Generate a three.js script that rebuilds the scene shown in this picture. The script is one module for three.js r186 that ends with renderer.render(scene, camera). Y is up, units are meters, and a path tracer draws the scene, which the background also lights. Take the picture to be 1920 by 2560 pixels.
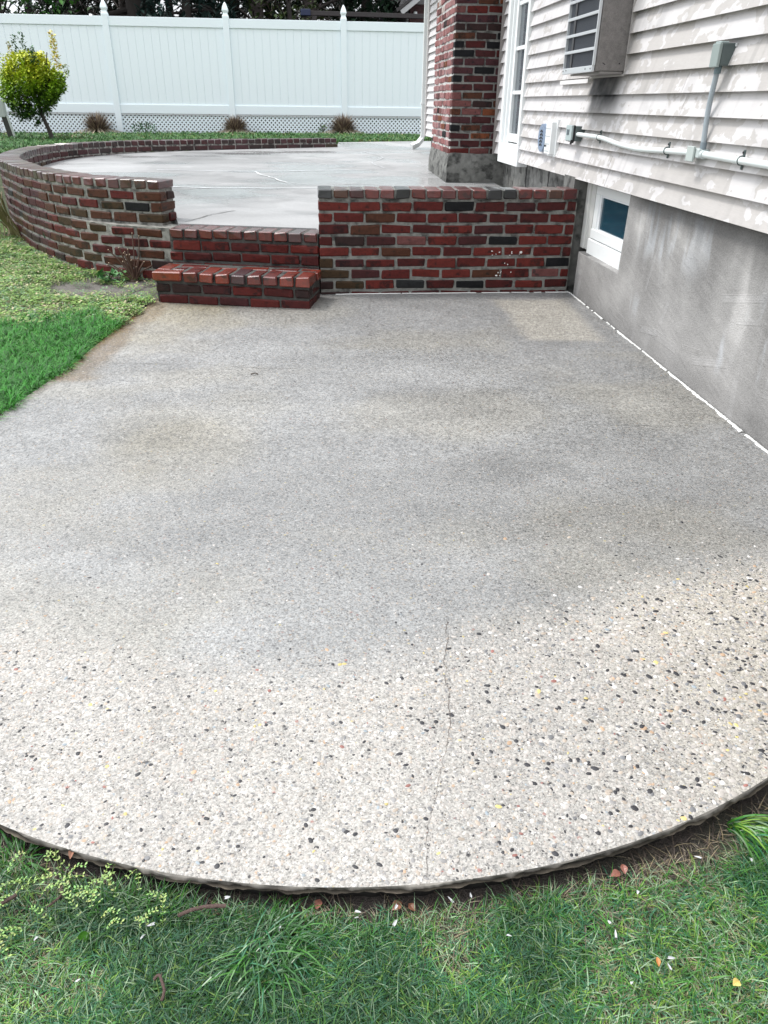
import * as THREE from 'three';
import { mergeGeometries } from 'three/addons/utils/BufferGeometryUtils.js';
import { RoundedBoxGeometry } from 'three/addons/geometries/RoundedBoxGeometry.js';

// ---------------------------------------------------------------- camera, sky, sun, exposure
const scene = new THREE.Scene();
const camera = new THREE.PerspectiveCamera(68.78, 0.75, 0.05, 600);
camera.position.set(0, 1.25, 0);
camera.quaternion.setFromRotationMatrix(new THREE.Matrix4().set(
  0.99598738, 0.03249003, -0.08338787, 0,
  0.01154403, 0.87734642, 0.47971866, 0,
  0.08874613, -0.47875636, 0.8734509, 0,
  0, 0, 0, 1));
scene.add(camera);
const renderer = new THREE.WebGLRenderer({ antialias: true });
renderer.setSize(768, 1024);
renderer.toneMapping = THREE.LinearToneMapping;
renderer.toneMappingExposure = 1.46;
renderer.shadowMap.enabled = true;

const SUN = new THREE.Vector3(-1, 1.75, -0.42).normalize();
{ // bright overcast: brighter overhead and in a wide patch round the hidden sun
  const w = 512, h = 256, d = new Float32Array(w * h * 4);
  for (let j = 0; j < h; j++) for (let i = 0; i < w; i++) {
    const el = ((j + 0.5) / h - 0.5) * Math.PI, az = ((i + 0.5) / w - 0.5) * 2 * Math.PI;
    const x = Math.cos(el) * Math.cos(az), y = Math.sin(el), z = Math.cos(el) * Math.sin(az);
    const c = Math.max(0, x * SUN.x + y * SUN.y + z * SUN.z);
    const L = 0.72 + 0.38 * Math.max(0, y) + 1.15 * Math.pow(c, 3);
    const k = (j * w + i) * 4;
    d[k] = L * 0.965; d[k + 1] = L * 1.0; d[k + 2] = L * 1.045; d[k + 3] = 1;
  }
  const t = new THREE.DataTexture(d, w, h, THREE.RGBAFormat, THREE.FloatType);
  t.mapping = THREE.EquirectangularReflectionMapping; t.magFilter = THREE.LinearFilter; t.minFilter = THREE.LinearFilter; t.needsUpdate = true;
  scene.background = t; scene.environment = t;
}
const sun = new THREE.DirectionalLight(new THREE.Color(1, 0.965, 0.91), 1.5);
sun.name = 'sun';
sun.position.copy(SUN).multiplyScalar(30).add(new THREE.Vector3(0, 0, -7));
sun.target.position.set(0, 0, -7); sun.target.name = 'sun_target';
sun.castShadow = true; sun.shadow.radius = 20; sun.shadow.mapSize.set(2048, 2048);
Object.assign(sun.shadow.camera, { left: -14, right: 14, top: 14, bottom: -14, near: 1, far: 80 });
scene.add(sun, sun.target);

// ---------------------------------------------------------------- helpers
function rng(seed) { let a = seed >>> 0; return () => { a = (a + 0x6D2B79F5) >>> 0; let t = a; t = Math.imul(t ^ (t >>> 15), t | 1); t ^= t + Math.imul(t ^ (t >>> 7), t | 61); return ((t ^ (t >>> 14)) >>> 0) / 4294967296; }; }
const R0 = rng(11);
const NT = new Float32Array(65536); for (let i = 0; i < 65536; i++) NT[i] = R0();
function vn(x, y) { // value noise 0..1
  const xi = Math.floor(x), yi = Math.floor(y), fx = x - xi, fy = y - yi, u = fx * fx * (3 - 2 * fx), v = fy * fy * (3 - 2 * fy);
  const a = NT[((yi & 255) << 8) | (xi & 255)], b = NT[((yi & 255) << 8) | ((xi + 1) & 255)], c = NT[(((yi + 1) & 255) << 8) | (xi & 255)], e = NT[(((yi + 1) & 255) << 8) | ((xi + 1) & 255)];
  return (a + (b - a) * u) * (1 - v) + (c + (e - c) * u) * v;
}
function fbm(x, y, o = 4) { let s = 0, a = 0.5, n = 0; for (let i = 0; i < o; i++) { s += a * vn(x + i * 17.3, y + i * 9.1); n += a; a *= 0.5; x *= 2.03; y *= 2.03; } return s / n; }
const sst = (a, b, x) => { const t = Math.min(1, Math.max(0, (x - a) / (b - a))); return t * t * (3 - 2 * t); };
const lerp = (a, b, t) => a + (b - a) * t;
const clamp = (x, a, b) => Math.min(b, Math.max(a, x));
const V = (x, y, z) => new THREE.Vector3(x, y, z);
const used = {};
function numbered(n) { if (!(n in used)) { used[n] = 0; return n; } used[n]++; return `${n}_${String(used[n]).padStart(3, '0')}`; }
const LUT = new Uint8Array(4097);
for (let i = 0; i <= 4096; i++) { const c = i / 4096; LUT[i] = Math.round(255 * (c <= 0.0031308 ? 12.92 * c : 1.055 * Math.pow(c, 1 / 2.4) - 0.055)); }
const S8 = (c) => LUT[c <= 0 ? 0 : c >= 1 ? 4096 : (c * 4096) | 0];
function colorTex(w, h, buf) { // linear RGB floats -> sRGB texture
  const d = new Uint8Array(w * h * 4);
  for (let i = 0; i < w * h; i++) { d[i * 4] = S8(buf[i * 3]); d[i * 4 + 1] = S8(buf[i * 3 + 1]); d[i * 4 + 2] = S8(buf[i * 3 + 2]); d[i * 4 + 3] = 255; }
  const t = new THREE.DataTexture(d, w, h, THREE.RGBAFormat); t.colorSpace = THREE.SRGBColorSpace; return finish(t);
}
function grayTex(w, h, buf) {
  const d = new Uint8Array(w * h * 4);
  for (let i = 0; i < w * h; i++) { const v = clamp(Math.round(buf[i] * 255), 0, 255); d[i * 4] = d[i * 4 + 1] = d[i * 4 + 2] = v; d[i * 4 + 3] = 255; }
  return finish(new THREE.DataTexture(d, w, h, THREE.RGBAFormat));
}
function finish(t) { t.wrapS = t.wrapT = THREE.RepeatWrapping; t.magFilter = THREE.LinearFilter; t.minFilter = THREE.LinearMipmapLinearFilter; t.generateMipmaps = true; t.needsUpdate = true; return t; }
function fill(w, h, fn) { const b = new Float32Array(w * h * 3); const o = [0, 0, 0]; for (let j = 0; j < h; j++) for (let i = 0; i < w; i++) { fn(i, j, o); const k = (j * w + i) * 3; b[k] = o[0]; b[k + 1] = o[1]; b[k + 2] = o[2]; } return b; }
function coarse(w, h, n, fn) { // fn(u,v) sampled on a grid and read bilinearly
  const g = new Float32Array((n + 1) * (n + 1)); for (let j = 0; j <= n; j++) for (let i = 0; i <= n; i++) g[j * (n + 1) + i] = fn(i / n, j / n);
  return (i, j) => { const x = i / w * n, y = j / h * n, xi = x | 0, yi = y | 0, fx = x - xi, fy = y - yi, p = yi * (n + 1) + xi; return (g[p] * (1 - fx) + g[p + 1] * fx) * (1 - fy) + (g[p + n + 1] * (1 - fx) + g[p + n + 2] * fx) * fy; };
}
const std = (c, rough = 0.8, more = {}) => { const m = new THREE.MeshStandardMaterial({ roughness: rough, side: THREE.DoubleSide, ...more }); if (c) m.color.setRGB(c[0], c[1], c[2]); return m; };
function mesh(name, geo, mat, parent, label) { const m = new THREE.Mesh(geo, mat); m.name = parent ? name : numbered(name); m.castShadow = m.receiveShadow = true; (parent || scene).add(m); if (label) m.userData.label = label; return m; }
function thing(name, label, category, pos = [0, 0, 0], group) { const g = new THREE.Group(); g.name = numbered(name); g.position.set(...pos); g.userData = { label, category }; if (group) g.userData.group = group; scene.add(g); return g; }
function tag(o, label, category, group, kind) { if (label) o.userData.label = label; if (category) o.userData.category = category; if (group) o.userData.group = group; if (kind) o.userData.kind = kind; return o; }
function part(name, parent, pos = [0, 0, 0]) { const g = new THREE.Group(); g.name = name; g.position.set(...pos); parent.add(g); return g; }
function bx(x0, x1, y0, y1, z0, z1, r = 0) { // box by extents
  const g = r ? new RoundedBoxGeometry(x1 - x0, y1 - y0, z1 - z0, 1, r) : new THREE.BoxGeometry(x1 - x0, y1 - y0, z1 - z0); g.translate((x0 + x1) / 2, (y0 + y1) / 2, (z0 + z1) / 2); return g;
}
function merge(list) { return mergeGeometries(list.map((g) => { const q = g.index ? g.toNonIndexed() : g; for (const k of Object.keys(q.attributes)) if (!['position', 'normal', 'uv', 'color'].includes(k)) q.deleteAttribute(k); return q; })); }
function tube(pts, r, seg = 40, rs = 8) { return new THREE.TubeGeometry(new THREE.CatmullRomCurve3(pts.map((p) => V(...p))), seg, r, rs, false); }
class MB { // raw triangle collector with colours
  constructor() { this.p = []; this.c = []; this.u = []; }
  tri(a, b, c, ca, cb = ca, cc = ca) { this.p.push(...a, ...b, ...c); this.c.push(...ca, ...cb, ...cc); }
  quad(a, b, c, d, ca, cb = ca) { this.tri(a, b, c, ca, ca, cb); this.tri(a, c, d, ca, cb, cb); }
  geo() { const g = new THREE.BufferGeometry(); g.setAttribute('position', new THREE.Float32BufferAttribute(this.p, 3)); g.setAttribute('color', new THREE.Float32BufferAttribute(this.c, 3)); g.computeVertexNormals(); return g; }
}
// uv in metres chosen by the facing of each triangle
function boxUV(g, s = 1, ox = 0, oy = 0) {
  if (g.index) g = g.toNonIndexed(); g.computeVertexNormals();
  const p = g.attributes.position, uv = new Float32Array(p.count * 2), A = V(0, 0, 0), B = V(0, 0, 0), C = V(0, 0, 0);
  for (let i = 0; i < p.count; i += 3) {
    A.fromBufferAttribute(p, i); B.fromBufferAttribute(p, i + 1); C.fromBufferAttribute(p, i + 2);
    const n = B.clone().sub(A).cross(C.clone().sub(A)), ax = Math.abs(n.x), ay = Math.abs(n.y), az = Math.abs(n.z);
    for (let k = 0; k < 3; k++) { const q = [A, B, C][k]; let u, v; if (ax >= ay && ax >= az) { u = q.z; v = q.y; } else if (ay >= az) { u = q.x; v = q.z; } else { u = q.x; v = q.y; } uv[(i + k) * 2] = u * s + ox; uv[(i + k) * 2 + 1] = v * s + oy; }
  }
  g.setAttribute('uv', new THREE.BufferAttribute(uv, 2)); return g;
}

// ---------------------------------------------------------------- shape of the ground
const ARC = { x: 0.15, z: -2.66, r: 1.78 };
const LEFT = [[-5.5, -1.06], [-5.35, -1.085], [-4.9, -1.155], [-4.42, -1.222], [-3.8, -1.29], [-3.4, -1.37], [-2.95, -1.46], [-2.5, -1.505], [-2.2, -1.5], [-1.95, -1.462]];
function xl(z) {
  if (z > -1.95) return ARC.x - Math.sqrt(Math.max(0, ARC.r ** 2 - (z - ARC.z) ** 2));
  for (let i = 1; i < LEFT.length; i++) if (z <= LEFT[i][0]) { const [a, p] = LEFT[i - 1], [b, q] = LEFT[i]; return lerp(p, q, clamp((z - a) / (b - a), 0, 1)); }
  return -1.46;
}
function xr(z) { return z > -2.08 ? Math.min(1.838, ARC.x + Math.sqrt(Math.max(0, ARC.r ** 2 - (z - ARC.z) ** 2))) : 1.838; }
const slabY = (x, z) => 0.01 + 0.0206 * (-z - 2.676) - 0.018 * sst(0.5, -0.7, x) * sst(-3.2, -5, z);
const upperY = (x, z) => 0.464 + 0.0206 * (-z - 5.5);
const INNER = [[-1.0, -6.09], [-1.23, -6.18], [-1.56, -6.36], [-1.87, -6.66], [-2.05, -6.91], [-2.25, -7.2], [-2.47, -7.61], [-2.66, -7.97], [-2.88, -8.54], [-3.02, -9.1], [-3.09, -9.6], [-3.12, -10.1], [-3.09, -10.65], [-2.93, -11.2], [-2.6, -11.72], [-2.2, -12.06], [-1.69, -12.36], [-1.1, -12.64], [-0.45, -12.93], [0.44, -13.29]];
const innerCurve = new THREE.CatmullRomCurve3(INNER.map(([x, z]) => V(x, 0, z)), false, 'centripetal');
innerCurve.arcLengthDivisions = 800;
const INLEN = innerCurve.getLength();
function curveAt(s) { // point on the inner face, tangent, outward normal
  const t = clamp(s / INLEN, 0, 1), p = innerCurve.getPointAt(t), d = innerCurve.getTangentAt(t); const n = V(d.z, 0, -d.x); // outward = away from the terrace
  if (s < 0) p.addScaledVector(d, s); return { p, d, n };
}
const polyIn = []; for (let i = 0; i <= 80; i++) { const c = innerCurve.getPointAt(i / 80); polyIn.push([c.x, c.z]); }
polyIn.push([0.46, -14.4], [3.4, -14.95], [3.4, -5.4], [0.05, -5.4], [-1.0, -5.7]);
function inside(poly, x, z) { let c = false; for (let i = 0, j = poly.length - 1; i < poly.length; j = i++) { const [xi, zi] = poly[i], [xj, zj] = poly[j]; if ((zi > z) !== (zj > z) && x < (xj - xi) * (z - zi) / (zj - zi) + xi) c = !c; } return c; }
function onSlab(x, z, m = 0) { return z > -5.45 && z < ARC.z + ARC.r + m && x > xl(z) - m && x < xr(z) + m && (z < ARC.z || x > 1.5 || Math.hypot(x - ARC.x, z - ARC.z) < ARC.r + m || z < -1.95); }
function groundY(x, z) {
  let y = -0.085 + 0.085 * sst(-1.4, -3.2, z) + 0.06 * sst(-3.2, -6, z) + 0.03 * sst(-6, -7.5, z) + 0.53 * sst(-7.6, -12.2, z) + 0.045 * sst(-12.5, -17.5, z) * sst(-7, 1, x);
  y += 0.02 * (fbm(x * 1.7 + 3, z * 1.7, 3) - 0.5);
  return y;
}
function terrainY(x, z) {
  if (inside(polyIn, x, z)) return Math.min(groundY(x, z), upperY(x, z) - 0.12);
  if (onSlab(x, z, -0.13)) return -0.16; if (z < -2.2 && onSlab(x, z, 0.07)) return Math.min(groundY(x, z), slabY(x, z) - 0.02);
  if (x > 1.8 && z > -13 && z < 5) return -0.2;
  return groundY(x, z);
}

// ---------------------------------------------------------------- textures
const T = {};
{ // soft fine grain, reused for soil, mortar and stone
  const n = 512, b = new Float32Array(n * n), c = new Float32Array(n * n * 3), r = rng(5);
  for (let j = 0; j < n; j++) for (let i = 0; i < n; i++) b[j * n + i] = 0.55 * fbm(i / 9, j / 9, 3) + 0.45 * r();
  T.grainBump = grayTex(n, n, b);
  for (let k = 0; k < n * n; k++) { const v = 0.62 + 0.5 * (b[k] - 0.5); c[k * 3] = v; c[k * 3 + 1] = v; c[k * 3 + 2] = v; }
  T.grain = colorTex(n, n, c);
}
{ // fired clay: streaks, pits and sooty smears
  const n = 1024, r = rng(6), b = new Float32Array(n * n), c = new Float32Array(n * n * 3);
  for (let j = 0; j < n; j++) for (let i = 0; i < n; i++) {
    const m = fbm(i / 60, j / 60, 4), s = vn(i / 6, j / 45), f = r(), pit = vn(i / 5 + 90, j / 5) > 0.83 ? 1 : 0, soot = sst(0.56, 0.74, fbm(i / 90 + 40, j / 70 + 8, 4));
    const v = 0.72 + 0.5 * (m - 0.5) + 0.14 * (s - 0.5) + 0.14 * (f - 0.5) - 0.2 * pit, k = j * n + i;
    c[k * 3] = v * (1 - 0.6 * soot); c[k * 3 + 1] = v * (1 - 0.42 * soot); c[k * 3 + 2] = v * (1 - 0.35 * soot);
    b[k] = 0.5 + 0.5 * (m - 0.5) + 0.18 * (f - 0.5) + 0.15 * (s - 0.5) - 0.3 * pit;
  }
  T.brick = colorTex(n, n, c); T.brickBump = grayTex(n, n, b);
}
{ // mortar, patchy, with dark damp areas
  const n = 1024, r = rng(7), b = new Float32Array(n * n), c = new Float32Array(n * n * 3);
  for (let j = 0; j < n; j++) for (let i = 0; i < n; i++) {
    const m = fbm(i / 40, j / 40, 5), f = r(), d = sst(0.5, 0.72, fbm(i / 120 + 7, j / 90, 4)), k = j * n + i;
    const v = 0.62 + 0.5 * (m - 0.5) + 0.22 * (f - 0.5) - 0.38 * d;
    c[k * 3] = v; c[k * 3 + 1] = v * 1.0; c[k * 3 + 2] = v * 0.97; b[k] = m * 0.8 + f * 0.2;
  }
  T.mortar = colorTex(n, n, c); T.mortarBump = grayTex(n, n, b);
}

// dry strip at the front of the slab: everything nearer than this line has dried pale
const DRY = [[-1.7, -2.0], [-0.883, -1.73], [-0.65, -1.645], [-0.428, -1.565], [-0.22, -1.518], [-0.016, -1.511], [0.14, -1.523], [0.306, -1.576], [0.482, -1.632], [0.659, -1.665], [0.798, -1.74], [1.024, -1.84], [1.229, -1.89], [1.9, -2.0]];
function dryLine(x) { for (let i = 1; i < DRY.length; i++) if (x <= DRY[i][0]) return lerp(DRY[i - 1][1], DRY[i][1], (x - DRY[i - 1][0]) / (DRY[i][0] - DRY[i - 1][0])); return -2; }
const dryness = (x, z) => sst(-0.10, 0.14, z - dryLine(x) + 0.10 * (fbm(x * 3, z * 3, 3) - 0.5) + 0.04 * (vn(x * 21, z * 21) - 0.5));
const blob = (x, z, cx, cz, rx, rz, n = 0.5) => { const d = Math.hypot((x - cx) / rx, (z - cz) / rz) + n * (fbm(x * 4 + cx * 9, z * 4, 3) - 0.5); return 1 - sst(0.55, 1.05, d); };
function slabTone(x, z, o) { // base colour of the concrete before its speckle
  const d = dryness(x, z);
  let v = 0.222 + 0.09 * (fbm(x * 0.9 + 2, z * 1.3, 4) - 0.5) + 0.07 * (fbm(x * 2.8, z * 5, 3) - 0.5);
  v += 0.035 * sst(0.4, -1.3, x) * sst(-4.6, -2.2, z);
  v -= 0.015 * sst(0.9, 1.8, x) * sst(-2.2, -3, z);
  v = lerp(v, 0.335 + 0.09 * (fbm(x * 2.3 + 9, z * 2.3, 3) - 0.5), d);
  const pw = fbm(x * 1.1 + 3 * fbm(x * 1.7, z * 1.7, 3), z * 1.9 + 2 * fbm(x * 1.5 + 8, z * 2, 3), 4); v *= 1 + (0.10 * sst(0.47, 0.52, pw) - 0.06 * sst(0.60, 0.63, pw)) * (1 - d) - 0.05 + 0.05 * d; let r = v * lerp(1.0, 1.045, d), g = v, b = v * lerp(0.99, 0.935, d);
  const warm = sst(0.42, 0.7, fbm(x * 1.3 + 50, z * 1.9 + 4, 4)) * 0.5 * (1 - d) + 0.9 * blob(x, z, -1.02, -4.85, 0.6, 0.75) + 0.5 * blob(x, z, -0.5, -4.9, 0.8, 0.4) + 0.55 * blob(x, z, -0.55, -2.85, 0.4, 0.4) + 0.45 * blob(x, z, 0.62, -3.15, 0.6, 0.35) + 0.55 * sst(0.45, 1.2, x) * d;
  r *= 1 + 0.06 * warm; g *= 1 - 0.005 * warm; b *= 1 - 0.15 * warm;
  const mud = 0.9 * blob(x, z, -1.24, -4.35, 0.2, 0.75, 0.8) + 0.6 * blob(x, z, -1.1, -5.0, 0.14, 0.5, 0.8) + 0.5 * sst(0.07, 0.0, x - xl(z)) * sst(-2.9, -3.6, z); r *= 1 - 0.36 * mud; g *= 1 - 0.50 * mud; b *= 1 - 0.64 * mud;
  const tan = sst(0.02, 0.12, Math.min(x - 1.17 - 0.05 * (fbm(z * 5, 3, 2) - 0.5), 1.79 - x + 0.25 * (z + 4.9) * -1 * 0.2, -4.17 - z + 0.1 * (x - 1.2), 5.24 + z) + 0.05 * (fbm(x * 6, z * 6, 3) - 0.5));
  r = lerp(r, 0.37, tan * 0.75); g = lerp(g, 0.345, tan * 0.75); b = lerp(b, 0.30, tan * 0.75);
  const dark = 0.6 * blob(x, z, 0.65, -2.55, 0.35, 0.16, 0.9) + 0.5 * blob(x, z, 0.55, -3.4, 0.5, 0.14, 0.9) + 0.5 * blob(x, z, -0.7, -3.05, 0.45, 0.2, 0.9) + 0.4 * blob(x, z, -0.95, -3.85, 0.35, 0.12, 0.9) + 0.35 * blob(x, z, 0.15, -4.6, 0.5, 0.25, 0.9);
  const k = (1 - 0.26 * dark) * (1 + 0.16 * (fbm(x * 5.5, z * 7, 3) - 0.5)) * (1 + 0.10 * blob(x, z, -1.05, -4.1, 0.3, 0.12, 1.2) + 0.08 * blob(x, z, -0.45, -4.05, 0.5, 0.12, 1.0)); o[0] = r * k; o[1] = g * k; o[2] = b * k; return d;
}
const PEB = [[0.46, 0.425, 0.395, 28], [0.38, 0.35, 0.32, 34], [0.62, 0.60, 0.58, 7], [0.28, 0.27, 0.265, 15], [0.41, 0.345, 0.285, 10], [0.17, 0.17, 0.175, 7], [0.03, 0.03, 0.034, 9], [0.44, 0.30, 0.20, 2.2], [0.55, 0.45, 0.18, 0.9], [0.28, 0.12, 0.10, 0.9], [0.27, 0.31, 0.34, 1.6]];
const PSUM = PEB.reduce((s, p) => s + p[3], 0);
function pebbleColor(r, darker = 1) { let t = r() * (PSUM + 13 * (darker - 1)); for (const p of PEB) { t -= p[3]; if (t <= 0) return p; } return PEB[6]; }
function slabTexture(x0, x1, z0, z1, w, h, seed, count, rmin, rmax, grit) {
  const r = rng(seed), G = 256, tone = [], dm = new Float32Array((G + 1) * (G + 1)), cb = [0, 1, 2].map(() => new Float32Array((G + 1) * (G + 1)));
  for (let j = 0; j <= G; j++) for (let i = 0; i <= G; i++) { dm[j * (G + 1) + i] = slabTone(lerp(x0, x1, i / G), lerp(z0, z1, j / G), tone); for (let k = 0; k < 3; k++) cb[k][j * (G + 1) + i] = tone[k]; }
  const at = (f, i, j) => { const x = i / w * G, y = j / h * G, xi = x | 0, yi = y | 0, fx = x - xi, fy = y - yi, p = yi * (G + 1) + xi; return (f[p] * (1 - fx) + f[p + 1] * fx) * (1 - fy) + (f[p + G + 1] * (1 - fx) + f[p + G + 2] * fx) * fy; };
  const c = new Float32Array(w * h * 3), b = new Float32Array(w * h), q = new Float32Array(w * h);
  for (let j = 0; j < h; j++) for (let i = 0; i < w; i++) {
    const k = j * w + i, d = at(dm, i, j), s = 1 + 0.55 * (r() + r() - 1) + 0.75 * (vn(i / grit, j / grit) - 0.5) + 0.35 * (vn(i / (grit * 2.1) + 40, j / (grit * 2.1)) - 0.5);
    c[k * 3] = at(cb[0], i, j) * s; c[k * 3 + 1] = at(cb[1], i, j) * s; c[k * 3 + 2] = at(cb[2], i, j) * s; b[k] = 0.35 + 0.2 * (s - 1); q[k] = lerp(0.42, 0.85, d) + 0.18 * (s - 1);
  }
  const mx = w / (x1 - x0), mz = h / (z1 - z0);
  for (let n = 0; n < count; n++) { // aggregate showing in the surface
    const px = r() * w, pz = r() * h, d = at(dm, px, pz), pc = pebbleColor(r, 1.0), big = Math.pow(r(), 3), rad = lerp(rmin, rmax, big), a = r() * 3.14, e = 0.55 + 0.4 * r(), ca = Math.cos(a), sa = Math.sin(a);
    const wx = Math.ceil(rad * mx), wz = Math.ceil(rad * mz), al = lerp(0.72, 0.92, d) * (0.7 + 0.3 * r());
    const br = lerp(0.74, 1, d);
    for (let j = Math.max(0, (pz - wz) | 0); j <= Math.min(h - 1, pz + wz); j++) for (let i = Math.max(0, (px - wx) | 0); i <= Math.min(w - 1, px + wx); i++) {
      const dx = (i - px) / mx, dz = (j - pz) / mz, u = (dx * ca + dz * sa) / rad, v = (-dx * sa + dz * ca) / (rad * e), m = u * u + v * v;
      if (m > 1) continue; const k = j * w + i, f = al * Math.min(1, (1 - m) * 3);
      for (let ch = 0; ch < 3; ch++) c[k * 3 + ch] = lerp(c[k * 3 + ch], pc[ch] * br, f); b[k] = lerp(b[k], 0.45 + 0.5 * (1 - m), f);
    }
  }
  return { map: colorTex(w, h, c), bump: grayTex(w, h, b), rough: grayTex(w, h, q) };
}
const SX0 = -1.66, SX1 = 1.9, ZS = -2.7;
const nearT = slabTexture(SX0, SX1, ZS, -0.84, 2048, 1280, 21, 130000, 0.0013, 0.0052, 2.3);
const farT = slabTexture(SX0, SX1, -5.5, ZS, 2048, 1536, 22, 150000, 0.0016, 0.0048, 3.6);

// ---------------------------------------------------------------- patio slab
const patio = new THREE.Group(); patio.name = 'patio'; scene.add(patio);
tag(patio, 'pale exposed aggregate concrete patio with a rounded front edge', null, null, 'structure');
{
  const rowsZ = []; for (let i = 0; i <= 70; i++) rowsZ.push(lerp(-5.45, ZS, i / 70));
  const nearZ = []; for (let i = 0; i <= 110; i++) { const t = i / 110; nearZ.push(lerp(ZS, -0.8805, 1 - Math.pow(1 - t, 1.8))); }
  const NX = 100, pos = [], uv = [], idx = [], groups = [];
  function block(zs, v0, v1, mi) {
    const base = pos.length / 3, start = idx.length;
    zs.forEach((z, j) => { const a = xl(z), b = xr(z); for (let i = 0; i <= NX; i++) { const x = lerp(a, b, i / NX); pos.push(x, slabY(x, z), z); uv.push((x - SX0) / (SX1 - SX0), (z - v0) / (v1 - v0)); } });
    for (let j = 0; j < zs.length - 1; j++) for (let i = 0; i < NX; i++) { const p = base + j * (NX + 1) + i; idx.push(p, p + NX + 1, p + 1, p + 1, p + NX + 1, p + NX + 2); }
    groups.push([start, idx.length - start, mi]);
  }
  block(rowsZ, -5.5, ZS, 0); block(nearZ, ZS, -0.84, 1);
  const g = new THREE.BufferGeometry(); g.setAttribute('position', new THREE.Float32BufferAttribute(pos, 3)); g.setAttribute('uv', new THREE.Float32BufferAttribute(uv, 2)); g.setIndex(idx); groups.forEach((q) => g.addGroup(...q)); g.computeVertexNormals();
  const mk = (t, bs) => new THREE.MeshStandardMaterial({ map: t.map, bumpMap: t.bump, bumpScale: bs, roughnessMap: t.rough, roughness: 1, side: THREE.DoubleSide });
  mesh('slab', g, [mk(farT, 0.0014), mk(nearT, 0.002)], patio);
  // broken, stained edge with a crumbly lip
  const ring = []; for (const z of [...rowsZ, ...nearZ]) ring.push([xl(z), z]); for (const z of [...nearZ].reverse()) ring.push([xr(z), z]);
  const fine = []; for (let i = 0; i < ring.length - 1; i++) { const [ax, az] = ring[i], [bx_, bz] = ring[i + 1], L = Math.hypot(bx_ - ax, bz - az), n = Math.max(1, Math.ceil(L / 0.0045)); if (az < -3 && ax > 0) break; for (let k = 0; k < n; k++) fine.push([lerp(ax, bx_, k / n), lerp(az, bz, k / n)]); }
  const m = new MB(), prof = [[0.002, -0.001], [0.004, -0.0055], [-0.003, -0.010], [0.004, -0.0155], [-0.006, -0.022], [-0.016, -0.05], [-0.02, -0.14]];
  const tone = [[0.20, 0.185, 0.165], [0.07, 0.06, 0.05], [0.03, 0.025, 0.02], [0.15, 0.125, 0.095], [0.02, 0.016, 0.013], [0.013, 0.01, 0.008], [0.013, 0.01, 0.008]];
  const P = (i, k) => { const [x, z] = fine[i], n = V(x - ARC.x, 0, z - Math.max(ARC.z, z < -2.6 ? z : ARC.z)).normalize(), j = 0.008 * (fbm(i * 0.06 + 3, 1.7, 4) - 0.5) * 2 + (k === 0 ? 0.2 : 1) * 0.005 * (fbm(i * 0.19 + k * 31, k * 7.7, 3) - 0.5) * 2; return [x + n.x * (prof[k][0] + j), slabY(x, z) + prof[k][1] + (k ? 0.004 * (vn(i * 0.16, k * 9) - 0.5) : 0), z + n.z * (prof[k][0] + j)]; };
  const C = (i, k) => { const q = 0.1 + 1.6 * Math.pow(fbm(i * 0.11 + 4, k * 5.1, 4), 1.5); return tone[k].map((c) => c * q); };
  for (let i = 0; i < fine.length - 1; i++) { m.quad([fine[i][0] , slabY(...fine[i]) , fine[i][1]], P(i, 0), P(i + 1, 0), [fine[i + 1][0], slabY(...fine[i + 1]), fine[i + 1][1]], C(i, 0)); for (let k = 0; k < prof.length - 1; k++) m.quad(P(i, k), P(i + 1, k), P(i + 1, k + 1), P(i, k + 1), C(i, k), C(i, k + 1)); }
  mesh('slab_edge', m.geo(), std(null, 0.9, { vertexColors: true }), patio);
  // pebbles standing proud of the dried strip
  const pg = new THREE.IcosahedronGeometry(1, 1), r = rng(77), N = 42000, im = new THREE.InstancedMesh(pg, std([1, 1, 1], 0.55), N), q = new THREE.Object3D(), col = new THREE.Color();
  let n = 0;
  while (n < N) {
    const x = lerp(-1.3, 1.8, r()), z = lerp(-2.15, -0.885, r()); if (!onSlab(x, z, -0.004)) continue;
    const d = dryness(x, z), right = sst(-0.2, 1.1, x); if (r() > d * 0.9 + 0.03) continue;
    const big = Math.pow(r(), 8 - 2.4 * right); let rad = lerp(0.0013, 0.0082, big) * lerp(0.72, 1, right);
    const pc = pebbleColor(r, 1 + 0.6 * right); if (pc[0] < 0.05) rad *= 1.05;
    q.position.set(x, slabY(x, z) - rad * 0.12, z); q.rotation.set((r() - 0.5) * 0.4, r() * 6.3, (r() - 0.5) * 0.4); q.scale.set(rad * (0.9 + 0.6 * r()), rad * 0.34, rad * (0.6 + 0.4 * r())); q.updateMatrix(); im.setMatrixAt(n, q.matrix);
    const v = 0.80 + 0.36 * r(); im.setColorAt(n, col.setRGB(Math.min(0.85, pc[0] * v), Math.min(0.85, pc[1] * v), Math.min(0.85, pc[2] * v))); n++;
  }
  im.name = 'pebble'; im.castShadow = im.receiveShadow = true; im.userData.kind = 'stuff'; patio.add(im);
  // crack running to the front edge
  const CR = [[0.345, -1.70], [0.335, -1.642], [0.309, -1.526], [0.295, -1.421], [0.29, -1.365], [0.286, -1.286], [0.268, -1.213], [0.238, -1.136], [0.21, -1.065], [0.19, -1.008], [0.181, -0.955], [0.173, -0.892]];
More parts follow.
